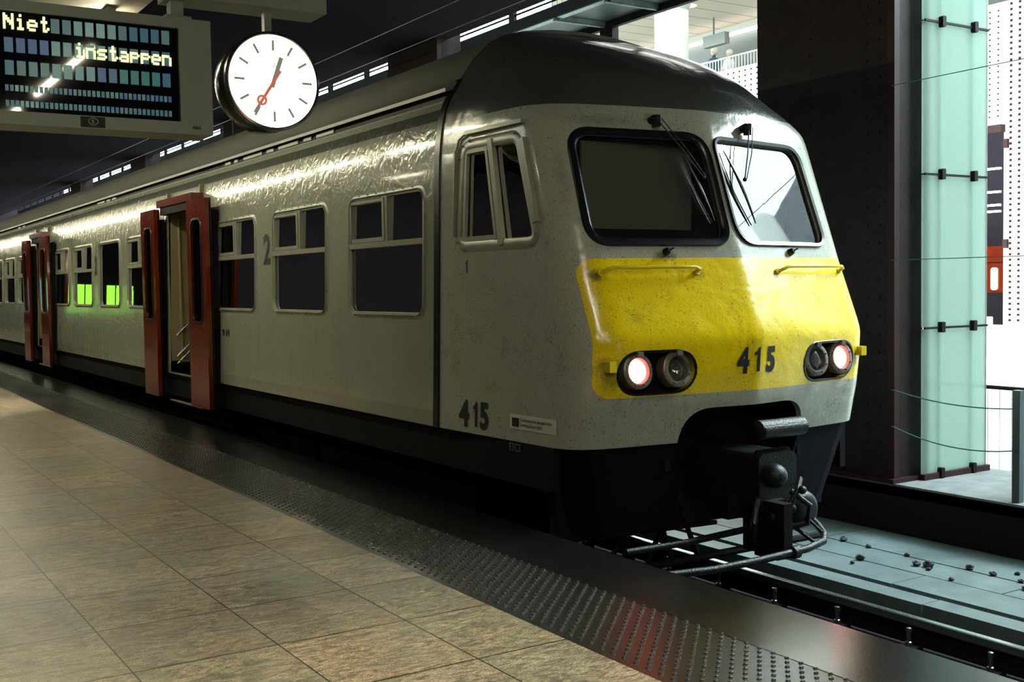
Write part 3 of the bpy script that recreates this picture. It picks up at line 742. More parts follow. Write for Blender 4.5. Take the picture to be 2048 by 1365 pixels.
for p in ((5.80, 5.44, .16), (5.72, 5.46, .04), (5.55, 5.47, .0)): MB().ball(p, .03, 12, 8).build('hose_valve', 'iron', cp)
# step / pilot frame of round bars
q = MB().tube([(4.15, 5.50, -.24), (4.9, 5.36, -.245), (5.3, 5.35, -.24), (5.75, 5.35, -.225), (5.93, 5.37, -.20), (6.0, 5.43, -.17), (6.04, 5.52, -.13), (6.05, 5.62, -.08)], .026, 14)
g = q.build('pilot_frame', 'iron', train)
MB().tube([(4.5, 5.75, -.15), (5.0, 5.74, -.155), (5.6, 5.7, -.12)], .024, 12).build('rear_bar', 'iron', g)
MB().lathe((5.60, 5.35, -.232), (1, .0, .02), [(0, .03), (.005, .044), (.055, .044), (.06, .03)], 20).build('bar_collar', 'iron', g)
MB().tube([(5.78, 5.75, .0), (5.84, 5.36, -.20)], .014, 8).tube([(5.97, 5.58, -.06), (5.99, 5.42, -.165)], .011, 8).build('bar_strut', 'iron', g)
MB().box((5.54, 5.36, -.27), (5.62, 5.75, .1)).build('frame_hanger', 'black', g)
q = MB()
for x0, x1 in ((4.75, 5.0), (5.0, 4.75), (5.1, 5.35), (5.35, 5.12), (5.3, 5.6)): q.tube([(x0, 6.2, .1), (x1, 6.3, -.42)], .02, 8)
q.tube([(4.5, 6.2, -.42), (6.8, 6.2, -.42)], .03, 8); q.tube([(4.6, 6.2, -.15), (5.7, 6.2, -.18)], .018, 8); q.build('guard_iron', 'black', train)

# ------------------------------------------------------------------ platform and track
def struct(name, mb, m): o = mb.build(name, m); o['kind'] = 'structure'; return o
struct('floor', MB().box((-9, -14, -.3), (2.875, 62, 0)), 'floor')
struct('trim_1', MB().box((3.50, -14, -1.1), (4.03, 62, 0)), 'coping')
tb = MB().box((2.875, -14, -.3), (3.50, 62, -.002))
y = 2.0
def dome(mb, x, y, n, r=.0115, h=.006):
    V = [(x+r*math.cos(2*PI*j/n), y+r*math.sin(2*PI*j/n), -.002) for j in range(n)]+[(x+.75*r*math.cos(2*PI*j/n), y+.75*r*math.sin(2*PI*j/n), h*.7) for j in range(n)]+[(x, y, h)]
    F = [(j, (j+1) % n, n+(j+1) % n, n+j) for j in range(n)]+[(n+j, n+(j+1) % n, 2*n) for j in range(n)]
    mb.add(V, F, True)
o = tb.build('trim_2', 'tact'); o['kind'] = 'structure'
sb = MB()
for k in range(int((30-2.0)/.04)):
    yy = 2.009+.04*k
    for i in range(8):
        xx = 3.495-.08*i-(.04 if k % 2 else 0)
        if xx > 2.9: dome(sb, xx, yy, 10 if yy < 7 else 6)
sb.build('tactile_studs', 'stud', o)['kind'] = 'stuff'
# track bed
struct('floor_track', MB().box((4.03, -14, -1.2), (8.5, 62, -.95)), 'walldark')
sl = MB(); ys = -14
for (xa, xb) in ((6.78, 6.98), (7.06, 7.46), (7.475, 7.86), (7.875, 8.5)):
    yy = -14+random.random()
    while yy < 40:
        L = 2.1; sl.box((xa, yy, -.98), (xb, yy+L-.012, -.75+random.uniform(-.004, .004))); yy += L
struct('floor_slabs', sl, 'slab')
struct('wall_right', MB().box((8.5, -14, -1.2), (8.62, 62, -.31)), 'black')
struct('floor_far', MB().box((8.5, -14, -.4), (9.95, 62, -.29)), 'conc')
def rail(x, lab):
    r = thing('rail', lab, 'rail', (x, 0, -.90))
    MB().prism([(x-.07, -.9), (x+.07, -.9), (x+.07, -.885), (x+.012, -.865), (x+.012, -.78), (x-.012, -.78), (x-.012, -.865), (x-.07, -.885)], -14, 60, 1).build('rail_web', 'black', r)
    MB().rbox((x-.035, -14, -.79), (x+.035, 60, -.73), .012, 3, 1).build('rail_head', 'rail', r)
    MB().box((x-.022, -14, -.7305), (x+.022, 60, -.7285)).build('running_surface', 'railtop', r)
rail(6.43, 'long steel running rail with bright worn head emerging from under the train')
rail(4.93, 'near running rail hidden low beside the platform wall')
struct('trim_3', MB().box((6.62, -14, -.98), (6.78, 60, -.86)), 'walldark')
for k in range(14):
    yy = 2.45+.62*k
    f = thing('rail_fastener', 'spring bolt fixing the rail, standing up behind the platform edge', 'bolt', (6.27, yy, -.9), 'rail fastening bolts')
    MB().box((6.20, yy-.06, -.95), (6.345, yy+.06, -.885)).build('base_plate', 'black', f)
    MB().lathe((6.27, yy, -.885), (0, 0, 1), [(0, .022), (.03, .022), (.035, .014), (.09, .014), (.10, .02), (.125, .018), (.13, .006)], 12).build('bolt', 'rail', f)
spots = [(7.45, 6.35, .035), (7.30, 6.3, .018), (7.86, 6.2, .02), (7.66, 5.95, .03), (7.70, 5.86, .04), (7.62, 5.8, .02), (7.9, 5.62, .03), (7.88, 5.4, .025), (7.87, 5.15, .02), (7.70, 5.0, .025), (7.46, 4.72, .028), (7.5, 5.5, .018), (7.1, 4.55, .016), (7.85, 6.6, .022), (7.88, 6.9, .03), (8.05, 5.3, .02)]
for i, (x, y, r) in enumerate(spots):
    q = MB(); q.ball((x, y, -.745+r*.5), r, 9, 6, (1, 1.2, .7))
    for v in q.v: v += Vector((random.uniform(-1, 1), random.uniform(-1, 1), random.uniform(-.6, .6)))*r*.28
    tag(q.build('ballast_stone', 'ballast'), 'small dark stone lying on the pale slab beside the rail', 'stone', 'stones scattered on the track slab')
# ceiling and enclosing walls of the station hall side
struct('ceiling', MB().box((-9, -14, 5.45), (8.45, 62, 5.7)), 'ceil')
struct('wall_left', MB().box((-9.2, -14, -.3), (-9, 62, 5.5)), 'walldark')
struct('wall_back', MB().box((-9.2, 62, -1.2), (12, 62.2, 8)), 'walldark')
struct('wall_front', MB().box((-9.2, -14.2, -1.2), (8.5, -14, 5.5)), 'walldark')

# ------------------------------------------------------------------ riveted columns
def column(y0, first):
    o = thing('riveted_column', 'wide dark riveted steel column directly right of the train front' if first else 'dark riveted steel column rising behind the train roof under the gallery' if y0 > 0 else 'dark riveted steel column in front of the train beside the track', 'column', (8.75, y0, -.29), 'riveted steel columns' if not first else None)
    MB().box((8.62, y0, -.29), (8.97, y0+1.66, 9.0)).build('column_web', 'col', o)
    MB().box((8.55, y0, -.29), (8.62, y0+1.72, 9.0)).build('column_flange', 'col', o)
    MB().box((8.53, y0-.03, -.29), (8.60, y0+.05, 9.0)).build('angle_iron', 'redsteel', o)
    q = MB()
    ks = range(26) if first else range(0)
    for k in ks:
        for yy in (y0+.16, y0+.30, y0+1.0): q.lathe((8.55, yy, -.1+.17*k), (-1, 0, 0), [(0, .018), (.010, .014), (.014, .005)], 8)
    if first: each(q, 'rivet', 'col', o)
    MB().box((8.48, y0-.06, -.29), (9.02, y0+1.8, -.25)).build('base_plate', 'redsteel', o)
for k in (0, -2, -1, 1, 2, 3, 4): column(6.90+8.6*k, k == 0)
struct('trim_light_block', MB().box((8.40, -14, 4.30), (8.62, 6.8, 5.6)), 'ceil')  # unseen beam added to keep hall light off the train front
struct('wall_light_block', MB().box((8.7, -14, -.29), (8.9, 2.2, 9)).box((8.9, 2.0, -.29), (12.5, 2.2, 9)), 'walldark')  # unseen dark wall added to cut light on train front and column

# ------------------------------------------------------------------ glass screen wall
gw = thing('glass_screen', 'tall screen of pale green frosted glass panels clamped in rows beside the dark column', 'screen', (9.34, 6.82, -.29))
zj = [-.245, 1.137, 2.57, 3.98, 5.4, 6.8]
for a, b in zip(zj, zj[1:]): MB().box((8.865, 6.815, a+.008), (9.81, 6.835, b-.008)).build('glass_panel', 'frost', gw)
for z in zj[1:-1]: MB().box((8.865, 6.79, z-.010), (9.81, 6.81, z+.010)).build('joint_bar', 'black', gw)
for z in zj[:-1]:
    for x in (9.105, 9.585):
        MB().rbox((x-.025, 6.765, z-.045), (x+.025, 6.815, z+.055), .012, 2, 1).build('clamp', 'black', gw)
MB().box((8.85, 6.78, -.29), (9.84, 6.86, -.235)).build('base_rail', 'redsteel', gw)
for x in (9.105, 9.585): MB().box((x-.012, 6.85, -.24), (x+.012, 6.88, 6.8)).build('support_fin', 'frost', gw)
MB().box((9.805, 6.815, -.29), (9.825, 6.84, 6.8)).build('edge_strip', 'grime', gw)

# post, glass barrier and cables on the far platform
fp = thing('railing_post', 'flat dark steel railing post at the far platform edge', 'post', (8.6, 5.67, -.29))
MB().rbox((8.565, 5.63, -.29), (8.635, 5.70, .655), .006, 2, 2).build('post_plate', mat('post_grey', (.10, .13, .13), .35, .5), fp)
MB().box((8.64, 5.655, -.2), (9.9, 5.667, .64)).build('glass_infill', 'frost', fp)
fn = thing('wire_fence', 'white wire mesh fence with dark handrail behind the far platform', 'fence', (9.93, 6.2, -.29))
MB().tube([(9.93, 3, .52), (9.93, 6.9, .52)], .02, 8).build('handrail', 'black', fn)
q = MB()
for k in range(30): q.tube([(9.93, 3.1+.13*k, -.29), (9.93, 3.1+.13*k, .5)], .003, 4)
for k in range(12): q.tube([(9.93, 3, -.25+.06*k), (9.93, 6.9, -.25+.06*k)], .0015, 4)
q.build('wire_mesh', 'hallgrey', fn)['kind'] = 'stuff'
def cable(pts, r, lab): tag(MB().tube(pts, r, 6).build('sagging_cable', 'cable'), lab, 'cable')
def sag(a, b, d, n=14):
    a, b = Vector(a), Vector(b); return [a+(b-a)*(i/n)-Vector((0, 0, d*4*(i/n)*(1-i/n))) for i in range(n+1)]
cable(sag((8.53, 6.9, .58), (8.58, 5.66, .50), .05), .006, 'thin green cable sagging at handrail height from dark column to railing post')
cable(sag((8.53, 6.9, .24), (8.56, 5.66, .15), .08), .006, 'thin green cable sagging lowest, near the floor, from dark column to railing post')
cable(sag((8.5, 6.88, 1.775), (8.5, 3.0, 1.80), .01), .004, 'thin taut wire crossing the middle of the frosted glass screen')
cable([(8.5, 6.88, 3.36), (8.5, 3.0, 3.40)], .004, 'thin taut wire slanting across the top of the frosted glass screen')

# ------------------------------------------------------------------ gallery above the train
ga = thing('elevated_walkway', 'long dark walkway with mesh underside and wire railings running above the train', 'walkway', (9.9, 10, 5.45))
MB().box((9.45, 8.6, 5.46), (9.52, 60, 5.64)).build('side_beam', 'black', ga)
MB().box((10.36, 8.6, 5.40), (10.44, 60, 5.66)).build('side_beam', 'black', ga)
MB().box((9.52, 8.6, 5.50), (10.36, 60, 5.52)).build('deck', 'deck', ga)
q = MB(); 
for k in range(43): q.box((9.42, 8.8+1.2*k, 5.445), (9.54, 9.9+1.2*k, 5.462))
each(q, 'deck_edge', 'deckedge', ga)
q = MB()
for k in range(42): q.box((9.52, 8.7+1.22*k, 5.44), (10.4, 8.78+1.22*k, 5.50)); q.tube([(9.45, 8.74+1.22*k, 5.43), (10.5, 8.74+1.22*k, 5.43)], .016, 6)
each(q, 'cross_brace', 'deckedge', ga)
MB().tube([(9.5, 8.6, 5.735), (9.5, 60, 5.735)], .016, 6).build('rail', 'black', ga)
MB().tube([(9.5, 8.6, 6.1), (9.5, 60, 6.1)], .03, 6).build('handrail', 'black', ga)
q = MB()
for k in range(30): yy = 14.80-3*1.75+1.75*k; q.box((9.47, yy-.07, 5.46), (9.53, yy+.07, 7.5))
each(q, 'post', 'black', ga)
q = MB()
for k in range(170): q.tube([(9.5, 11.+.13*k, 5.62), (9.5, 11.+.13*k, 6.1)], .004, 4)
q.build('wire_infill', 'black', ga)['kind'] = 'stuff'
struct('trim_4', MB().box((8.45, 8.6, 5.45), (8.75, 62, 7.5)), 'ceil')
q = thing('roof_hanger', 'short dark bracket hanging under the walkway above the train roof', 'bracket', (10.5, 13.6, 5.2)); MB().box((10.38, 13.45, 4.9), (10.5, 13.75, 5.5)).build('bracket_plate', 'black', q)
# overhead wires over the train
for z, x in ((5.2, 7.2), (5.05, 7.6)): tag(MB().tube([(x, -14, z), (x, 62, z)], .006, 5).build('overhead_wire', 'grime'), 'thin wire running high above the train roof, %s of two' % ('upper' if z > 5.1 else 'lower'), 'wire')

# ------------------------------------------------------------------ bright hall beyond
def dots(y_, z0, z1, X, n, dz, s=.05, dy=.33):
    mb = MB()
    for i in range(n):
        zz = z0
        while zz < z1: mb.box((X-.012, y_+dy*i, zz), (X, y_+dy*i+s, zz+s)); zz += dz
    return mb
struct('wall_hall_far', MB().box((26.0, 8, -3), (26.3, 62, 12)), 'hallwhite')
whf = struct('wall_parapet', MB().box((24.8, 8, -3), (24.95, 62, 8.2)), 'hallwhite')
dots(22, 5, 8.05, 24.80, 26, .16, .045, .25).build('perforation_rows', 'hole', whf)['kind'] = 'stuff'
struct('trim_5', MB().box((25.9, 10, 8.3), (25.98, 50, 9.45)), 'hallgrey')
tag(MB().box((25.6, 10, 9.49), (25.75, 50, 9.57)).build('light_strip', 'strip'), 'continuous bright light strip under the planked ceiling of the far hall', 'light strip')
struct('ceiling_hall', MB().prism([(10.6, 7), (26.3, 7), (26.3, 38), (10.6, 15.4)], 9.9, 10.1, 2), 'planks')
struct('floor_hall', MB().box((9.95, -20, -3.2), (34, 62, -3)), 'hallwhite')
hf = thing('balcony_fence', 'white balcony fence high in the far hall', 'fence', (24.8, 28, 8.0))
MB().box((24.85, 12, 8.57), (24.90, 48, 8.62)).build('top_rail', 'hallwhite', hf)
struct('floor_balcony', MB().box((24.95, 12, 7.2), (26, 48, 7.35)), 'hallwhite')
q = MB()
for k in range(90): q.box((24.86, 20+.13*k, 8.2), (24.88, 20+.13*k+.03, 8.6))
q.build('balusters', 'hallwhite', hf)['kind'] = 'stuff'
rc = thing('round_column', 'thick round white column standing in the bright hall', 'column', (22.2, 25.9, -3))
MB().lathe((22.2, 25.9, -3), (0, 0, 1), [(0, .5), (12.9, .5)], 40).build('shaft', 'hallwhite', rc); MB().lathe((22.2, 25.9, 9.6), (0, 0, 1), [(0, .5), (.3, .62)], 40).build('capital', 'hallwhite', rc)
rc = thing('round_column', 'shorter stretch of white column seen just above the train roof', 'column', (15.5, 20.6, -3)); MB().lathe((15.5, 20.6, -3), (0, 0, 1), [(0, .36), (9.4, .36)], 32).build('shaft', 'hallwhite', rc)
struct('wall_hall_side', MB().box((13.9, 6, -3), (14.1, 13, .945)), 'hallwhite')
q = MB().box((14.0, 6, .945), (14.15, 9.46, 5.34)); q.box((14.0, 9.46, 3.68), (14.15, 13, 5.34)); whp = struct('wall_hall_panel', q, 'hallwhite')
dots(9.33-.126*20, 1.0, 5.3, 14.0, 21, .075, .030, .1265).build('perforation_rows', 'hole', whp)['kind'] = 'stuff'
dots(9.54, 3.8, 5.3, 14.0, 8, .075, .018, .13).build('perforation_rows', 'hole', whp)['kind'] = 'stuff'
tag(MB().box((13.9, 9.44, 3.58), (14.0, 13, 3.68)).build('lintel_beam', 'redsteel'), 'dull red steel lintel over the dark recess in the white wall', 'beam')
for z in (3.36, 2.0): tag(MB().box((13.95, 9.38, z), (14.0, 9.44, z+.12)).build('wall_bracket', 'redsteel'), 'small %s red bracket on the edge of the perforated white wall' % ('upper' if z > 3 else 'lower'), 'bracket')
struct('wall_recess', MB().box((17, 9, -.5), (17.2, 16, 5)), 'walldark')
for z in (3.32, 2.95, 2.74, 2.64): tag(MB().box((16.2, 11.02, z), (16.25, 11.3, z+.03)).build('light_tube', 'strip'), 'pale light tube in the dark recess, %s' % {3.32: 'topmost', 2.95: 'second from top', 2.74: 'third from top', 2.64: 'lowest'}[z], 'light')
rt = thing('red_train', 'red train end with lit window glimpsed through the far recess', 'train', (16.5, 11.5, .3))
MB().box((16.2, 10.5, 1.36), (16.6, 13, 1.83)).box((16.25, 10.5, 1.85), (16.6, 13, 2.1)).build('body', 'red', rt); MB().rbox((16.17, 11.04, 1.40), (16.2, 11.15, 1.76), .04, 4, 0).build('lit_window', mat('lit_train_window', (.6, .5, .2), .5, emit=(.9, .75, .35), es=.8), rt); MB().box((16.2, 10.5, .3), (16.6, 13, 1.36)).build('underside', 'black', rt)
tag(MB().rbox((13.92, 9.60, .945), (13.98, 9.67, 1.06), .01, 2, 0).build('bollard', 'hallwhite'), 'small white post on the parapet beside the perforated wall', 'post')
struct('wall_hall_opposite', MB().prism([(-9, -3), (6, -3), (6, 10.9), (3, 9.75), (1.7, 9.2), (0, 8.6), (-9, 5.6)], 20, 20.3, 0), 'hallgreyer')
rc = thing('round_column', 'white round column across the hall, seen only mirrored in the right windscreen', 'column', (18.6, .95, -3)); MB().lathe((18.6, .95, -3), (0, 0, 1), [(0, .24), (11.2, .24), (11.35, .15)], 32).build('shaft', 'purewhite', rc)
# people on the balcony
def person(x, y, z, s, top, lab):
    q = MB(); P = lambda a, b, c: (x+a*s, y+b*s, z+c*s)
    q.lathe(P(0, 0, 0), (0, 0, 1), [(0, .16*s), (.45*s, .17*s), (.9*s, .17*s), (1.0*s, .15*s), (1.15*s, .19*s), (1.32*s, .21*s), (1.42*s, .16*s), (1.46*s, .06*s), (1.54*s, .055*s)], 20)
    for a in (-1, 1): q.tube([P(0, a*.2, 1.38), P(-.05, a*.27, 1.1), P(-.22, a*.2, .98)], [.055*s, .048*s, .035*s], 8)
    o = tag(q.build('person', top), lab, 'person')
    h = MB().ball(P(0, 0, 1.64), .105*s, 16, 12, (1, .85, 1.15)).ball(P(-.105, 0, 1.63), .018*s, 8, 6).build('head', 'skin', o)
    MB().ball(P(.02, 0, 1.68), .12*s, 16, 12, (1, .95, 1.1)).build('hair', 'hair', h)
person(25.25, 27.40, 7.35, 1, 'cloth', 'person in dark blue top with light hair leaning at the balcony fence')
person(25.3, 26.75, 7.35, .90, 'clothpale', 'smaller person in pale jacket beside the taller one on the balcony')
q = thing('ceiling_display', 'pale hanging display box over the balcony', 'display', (24.9, 28.1, 9.3)); MB().box((24.6, 26.2, 9.0), (24.8, 27.2, 9.35)).build('box', 'hallgrey', q); MB().tube([(24.7, 26.8, 9.35), (24.7, 26.8, 9.9)], .03, 8).build('hanger', 'hallgrey', q)
q = thing('prohibition_sign', 'small round red and white no entry sign hanging under the hall ceiling', 'sign', (22, 26.2, 9.2))
q1 = MB().lathe((22.4, 26.0, 9.3), (-1, -.6, 0), [(0, .2), (.02, .2)], 28).build('sign_plate', 'hallwhite', q)
tt = MB(); tt.tube([Vector((22.37, 25.98, 9.3))+Vector((-.6, 1, 0)).normalized()*.18*math.cos(t)+Vector((0, 0, 1))*.18*math.sin(t) for t in [2*PI*i/28 for i in range(28)]], .02, 6, closed=True); tt.tube([Vector((22.36, 25.97, 9.3))+Vector((-.6, 1, 0)).normalized()*.13*k+Vector((0, 0, .13*k)) for k in (-1, 1)], .015, 6); tt.build('red_ring', 'redhand', q)
for i, (x, y) in enumerate([(x, y) for x in (14, 17, 20, 23) for y in (14, 17, 20, 23, 26)]):
    tag(MB().lathe((x, y, 9.9), (0, 0, -1), [(0, .2), (.02, .2), (.03, .14)], 20).build('ceiling_downlight', 'strip'), 'small round downlight in the planked hall ceiling', 'ceiling light', 'hall ceiling downlights')

# ------------------------------------------------------------------ display board and clock
db = thing('departure_board', 'grey departure board with dark screen reading Niet instappen hanging over the platform', 'display board', (1.4, 8.2, 3.51))
hs = MB().box((.1, 8.0, 2.705), (2.575, 8.35, 3.512)); hs = hs.build('housing', 'casegrey', db)
cut(hs, MB().box((.3, 7.9, 2.79), (2.347, 8.03, 3.442)))
sc = MB().box((.3, 8.025, 2.79), (2.347, 8.032, 3.442)).build('screen', 'screen', db)
PAL = [(.03, .09, .13), (.05, .11, .12), (.03, .07, .16), (.06, .13, .12), (.10, .20, .18), (.14, .24, .21), (.02, .12, .11)]
pm = [mat('reflection_tint_cell_%s' % 'abcdefg'[i], c, .3, emit=c, es=.55) for i, c in enumerate(PAL)]  # cell tints imitate a teal reflection gradient on the screen, glowing weakly
tones = [[1, 1, 4, 5, 5, 4, 1, 0, 0, 0, 3], [0, 2, 2, 2, 4, 4, 4, 4, 4, 4, 1, 1, 1, 0, 0], [0, 1, 3, 3, 4, 4, 4, 4, 2, 0, 6, 6, 6, 6, 0]]
cells = {i: MB() for i in range(7)}; small = {i: MB() for i in range(7)}
def cell(k, r, t): 
    x = 1.215+.0727*k; z = 3.322-.148*r
    cells[t].box((x, 8.018, z), (x+.053, 8.024, z+.094))
for k in range(4, 15): cell(k, 0, tones[0][k-4])
for k in range(15): cell(k, 1, tones[1][k]); cell(k, 2, tones[2][k])
for k in range(36):
    x = 1.212+.0302*k
    small[[0, 1, 4, 4, 4, 3, 3][min(k, 6)] if k < 9 else random.choice((1, 0, 2, 3))].box((x, 8.018, 2.922), (x+.020, 8.024, 2.962))
    small[4 if 2 < k < 7 else random.choice((0, 1, 1, 6))].box((x, 8.018, 2.822), (x+.020, 8.024, 2.862))
for i, c in cells.items(): each(c, 'character_cell', pm[i], sc)
for i, c in small.items():
    if c.v: c.build('small_character_row', pm[i], sc)['kind'] = 'stuff'
GL = {'N': ['10001','11001','11101','10111','10011','10001','10001'], 'i': ['00100','00000','01100','00100','00100','00100','01110'], 'e': ['00000','00000','01110','10001','11111','10000','01110'],
      't': ['00100','00100','01110','00100','00100','00101','00110'], 'n': ['00000','00000','11110','10001','10001','10001','10001'], 's': ['00000','00000','01111','10000','01110','00001','11110'],
      'a': ['00000','00000','01110','00001','01111','10001','01111'], 'p': ['00000','00000','11110','10001','11110','10000','10000']}
def led(word, k0, r):
    for k, ch in enumerate(word):
        mb = MB()
        for ry, row in enumerate(GL[ch]):
            for rx, b in enumerate(row):
                if b == '1':
                    x = 1.213+.0727*(k0+k)+rx*.0125; z = 3.322-.148*r+(6-ry)*.0142; mb.box((x-.001, 8.010, z-.001), (x+.0132, 8.016, z+.0150))
        mb.build('lit_letter', 'led', sc)
led('Niet', 0, 0); led('instappen', 6, 1)
pl = MB().box((1.67, 7.992, 2.712), (1.828, 8.0, 2.782)).build('maker_plate', 'digit', db)
ov = MB().tube([(1.75+.03*math.cos(t), 7.990, 2.752+.022*math.sin(t)) for t in [2*PI*i/28 for i in range(28)]], .0028, 6, closed=True).build('emblem_ring', 'white', pl)
text('emblem_letter', 'B', 'white', pl, (1.738, 7.990, 2.740), (1, 0, 0), (0, 0, 1), .034, 1.0, offset=.01)
MB().box((1.724, 7.990, 2.7195), (1.776, 7.992, 2.7235)).build('plate_line', 'palegrey', pl)
text('maker_lettering', 'AEG', 'digit', db, (2.425, 7.996, 2.742), (1, 0, 0), (0, 0, 1), .030, 1.1, offset=.03)
sp_ = MB().box((2.325, 8.10, 3.512), (2.415, 8.20, 3.9)).build('mounting_post', 'casegrey', db)
MB().box((2.28, 8.06, 3.512), (2.46, 8.26, 3.545)).build('post_foot', 'casegrey', db)
struct('trim_6', MB().box((2.29, 7.98, 3.66), (3.46, 8.30, 3.95)), 'casegrey')
ck = thing('station_clock', 'large round lit station clock showing about 12:35 hanging beside the departure board', 'clock', (3.035, 8.2, 3.66))
cc = Vector((3.035, 8.0, 3.128)); ax = (0, 1, 0)
cs = MB().lathe(cc, ax, [(.0, .352), (.0, .362), (.03, .362), (.04, .352), (.12, .352), (.13, .358), (.26, .358), (.30, .34), (.30, .3)], 72).build('case', 'casedark', ck)
MB().lathe(cc, ax, [(-.004, .338), (-.010, .347), (-.006, .358), (.02, .362)], 72, False).build('rim', 'chrome', ck)
MB().lathe(cc, ax, [(-.003, .343), (.02, .343)], 72).build('dial', 'dial', ck)
q = MB()
def tick(mb, ang, r0, r1, w, y=-.009):
    d = Vector((math.sin(ang), 0, math.cos(ang))); t = Vector((math.cos(ang), 0, -math.sin(ang)))*w/2; b = cc+Vector((0, y, 0))
    V = [b+d*r0-t, b+d*r0+t, b+d*r1+t, b+d*r1-t]; mb.add(V+[v+Vector((0, .003, 0)) for v in V], [(0,1,2,3), (7,6,5,4), (0,4,5,1), (1,5,6,2), (2,6,7,3), (3,7,4,0)])
for k in range(12): tick(q, 2*PI*k/12, .222, .297, .017)
for k in range(60):
    if k % 5: tick(q, 2*PI*k/60, .282, .293, .004)
each(q, 'dial_mark', 'hand', ck)
q = MB(); tick(q, math.radians(19), -.05, .185, .032, -.014); q.build('hour_hand', 'hand', ck)
q = MB(); tick(q, math.radians(213), -.09, .285, .022, -.018); q.build('minute_hand', 'hand', ck)
q = MB(); tick(q, math.radians(214), -.09, .15, .012, -.024); cr = cc+Vector((math.sin(math.radians(214))*.178, -.024, math.cos(math.radians(214))*.178))
q.tube([cr+Vector((.031*math.cos(t), 0, .031*math.sin(t))) for t in [2*PI*i/24 for i in range(24)]], .009, 6, closed=True); q.build('second_hand', 'redhand', ck)
text('dial_logo', 'W', 'casegrey', ck, (3.018, 7.99, 3.225), (1, 0, 0), (0, 0, 1), .05, 1.0)
MB().box((3.01, 8.09, 3.47), (3.065, 8.145, 3.66)).build('stem', 'casegrey', ck)
MB().tube([(2.79, 8.2, 2.86), (2.79, 8.2, 2.74)], .006, 6).build('pull_cord', 'grime', ck)

# ------------------------------------------------------------------ lighting raft and lamps
struct('ceiling_raft', MB().box((1.55, 8.6, 3.93), (2.52, 61, 4.05)), 'raft')
for k in range(14):
    for x in (1.7, 2.4): struct('trim_%d' % (7+k*2+(x > 2)), MB().tube([(x, 9+3.9*k, 4.04), (x, 9+3.9*k, 5.46)], .012, 6), 'ceil')
def lamp(x, y, L, z=3.86, lab='fluorescent lamp under the ceiling raft along the platform', grp='platform tube lamps'):
    o = thing('tube_lamp', lab, 'lamp', (x, y, z+.05), grp)
    MB().box((x-.03, y, z+.03), (x+.03, y+L, z+.07)).build('lamp_body', 'casegrey', o)
    MB().tube([(x, y+.03, z+.012), (x, y+L-.03, z+.012)], .018, 10).build('tube', 'neartube' if z > 4.2 and y < 5 else 'tube', o)
    if z > 4:
        for q in (.2, L-.2): MB().tube([(x, y+q, z+.07), (x, y+q, 5.45)], .008, 6).build('hanger_rod', 'black', o)
yy = 9.6
while yy < 56:
    lamp(2.28, yy, 1.5); yy += 2.1
for xx, yy in ((2.9, -3.5), (2.9, -.6), (2.9, 1.4), (2.9, -6), (1.0, -4), (1.0, -1.2), (1.0, -7), (3.3, -8.5)): lamp(xx, yy, 1.5, 4.3, 'unseen fluorescent lamp over the near end of the platform, brightening the train front', 'unseen near platform lamps')  # out of view; several added to brighten the train front and board
for yy in (9, 13, 17, 21): lamp(-2.5, yy, 1.5, 4.6, 'fluorescent lamp further from the train', 'rear platform lamps')
# backlit advert on the platform, seen mirrored in the carriage windows
ad = thing('advert_kiosk', 'slim advert kiosk with green and blue backlit posters standing on the platform', 'advert', (.9, 33.5, 0))
MB().box((0, 33.55, 0), (2.6, 33.8, 2.2)).build('cabinet', 'black', ad)
q = MB()
for k in range(3): q.box((.2+.26*k, 33.5, 1.15), (.42+.26*k, 33.54, 1.95))
for k in range(3): q.box((1.3+.26*k, 33.5, 1.15), (1.52+.26*k, 33.54, 1.95))
q.build('green_poster', 'greenlit', ad); MB().box((2.3, 33.5, 1.1), (2.5, 33.54, 2.0)).build('blue_poster', 'bluelit', ad)

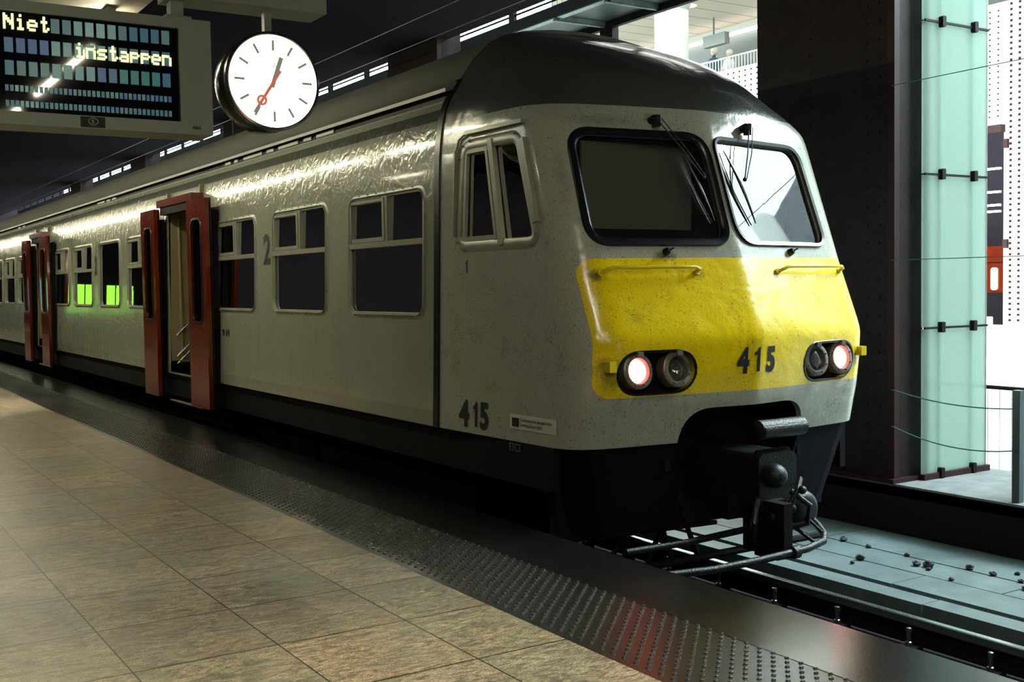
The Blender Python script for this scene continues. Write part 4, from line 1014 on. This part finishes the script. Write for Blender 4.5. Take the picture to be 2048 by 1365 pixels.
# ------------------------------------------------------------------ light
w = bpy.data.worlds.new('daylight'); bpy.context.scene.world = w; w.use_nodes = True
bg = w.node_tree.nodes['Background']; bg.inputs[0].default_value = (.77, 1.0, .985, 1); bg.inputs[1].default_value = 9
def area(name, loc, rot, sx, sy, power, col, portal=False):
    l = bpy.data.lights.new(name, 'AREA'); l.shape = 'RECTANGLE'; l.size = sx; l.size_y = sy; l.energy = power; l.color = col
    if portal: l.cycles.is_portal = True
    o = bpy.data.objects.new(name, l); o.location = loc; o.rotation_euler = rot; C.objects.link(o); return o
area('hall_ceiling_light', (18, 20, 9.6), (0, 0, 0), 12, 22, 2000, (1, 1, .95))
def spot(x, y, z, power, deg, col=(1, .86, .62), tx=0, ty=0):
    o = thing('ceiling_spotlight', 'small round black spotlight hanging over the platform', 'spotlight', (x, y, z+.1), 'platform spotlights')
    MB().lathe((x, y, z+.14), (0, 0, -1), [(0, .05), (.02, .08), (.16, .09)], 20, False).build('shade', 'black', o); MB().tube([(x, y, z+.13), (x, y, 5.45)], .01, 6).build('hanger_rod', 'black', o)
    l = bpy.data.lights.new('spot', 'SPOT'); l.energy = power; l.color = col; l.spot_size = math.radians(deg); l.spot_blend = .6; l.shadow_soft_size = .05
    q = bpy.data.objects.new('lamp_light', l); q.location = (x, y, z-.08); q.rotation_euler = (math.radians(ty), math.radians(tx), 0); C.objects.link(q)
spot(2.2, 2.6, 4.3, 420, 80); spot(.6, 3.4, 4.3, 160, 70); spot(1.6, 17.5, 3.6, 500, 60); spot(2.0, 24, 3.6, 200, 60)
spot(1.9, 4.2, 4.4, 260, 40, (1, .95, .8), 0, 38)
area('hall_fill_light', (11.2, 9.5, 2.5), (0, math.radians(-90), 0), 6, 6, 500, (.95, 1, .97))  # added fill without a fitting, aimed at the white hall wall
sk = Vector((13.5, 4.2, 8.2)); dv = Vector((6.3, 5.8, 1.6))-sk
area('nose_fill_light', sk, dv.to_track_quat('-Z', 'Y').to_euler(), 4, 3, 1500, (.86, 1, 1))  # added lamp out of view, aimed to brighten the train front
for o in list(bpy.data.objects):
    if '_o' in o: del o['_o']
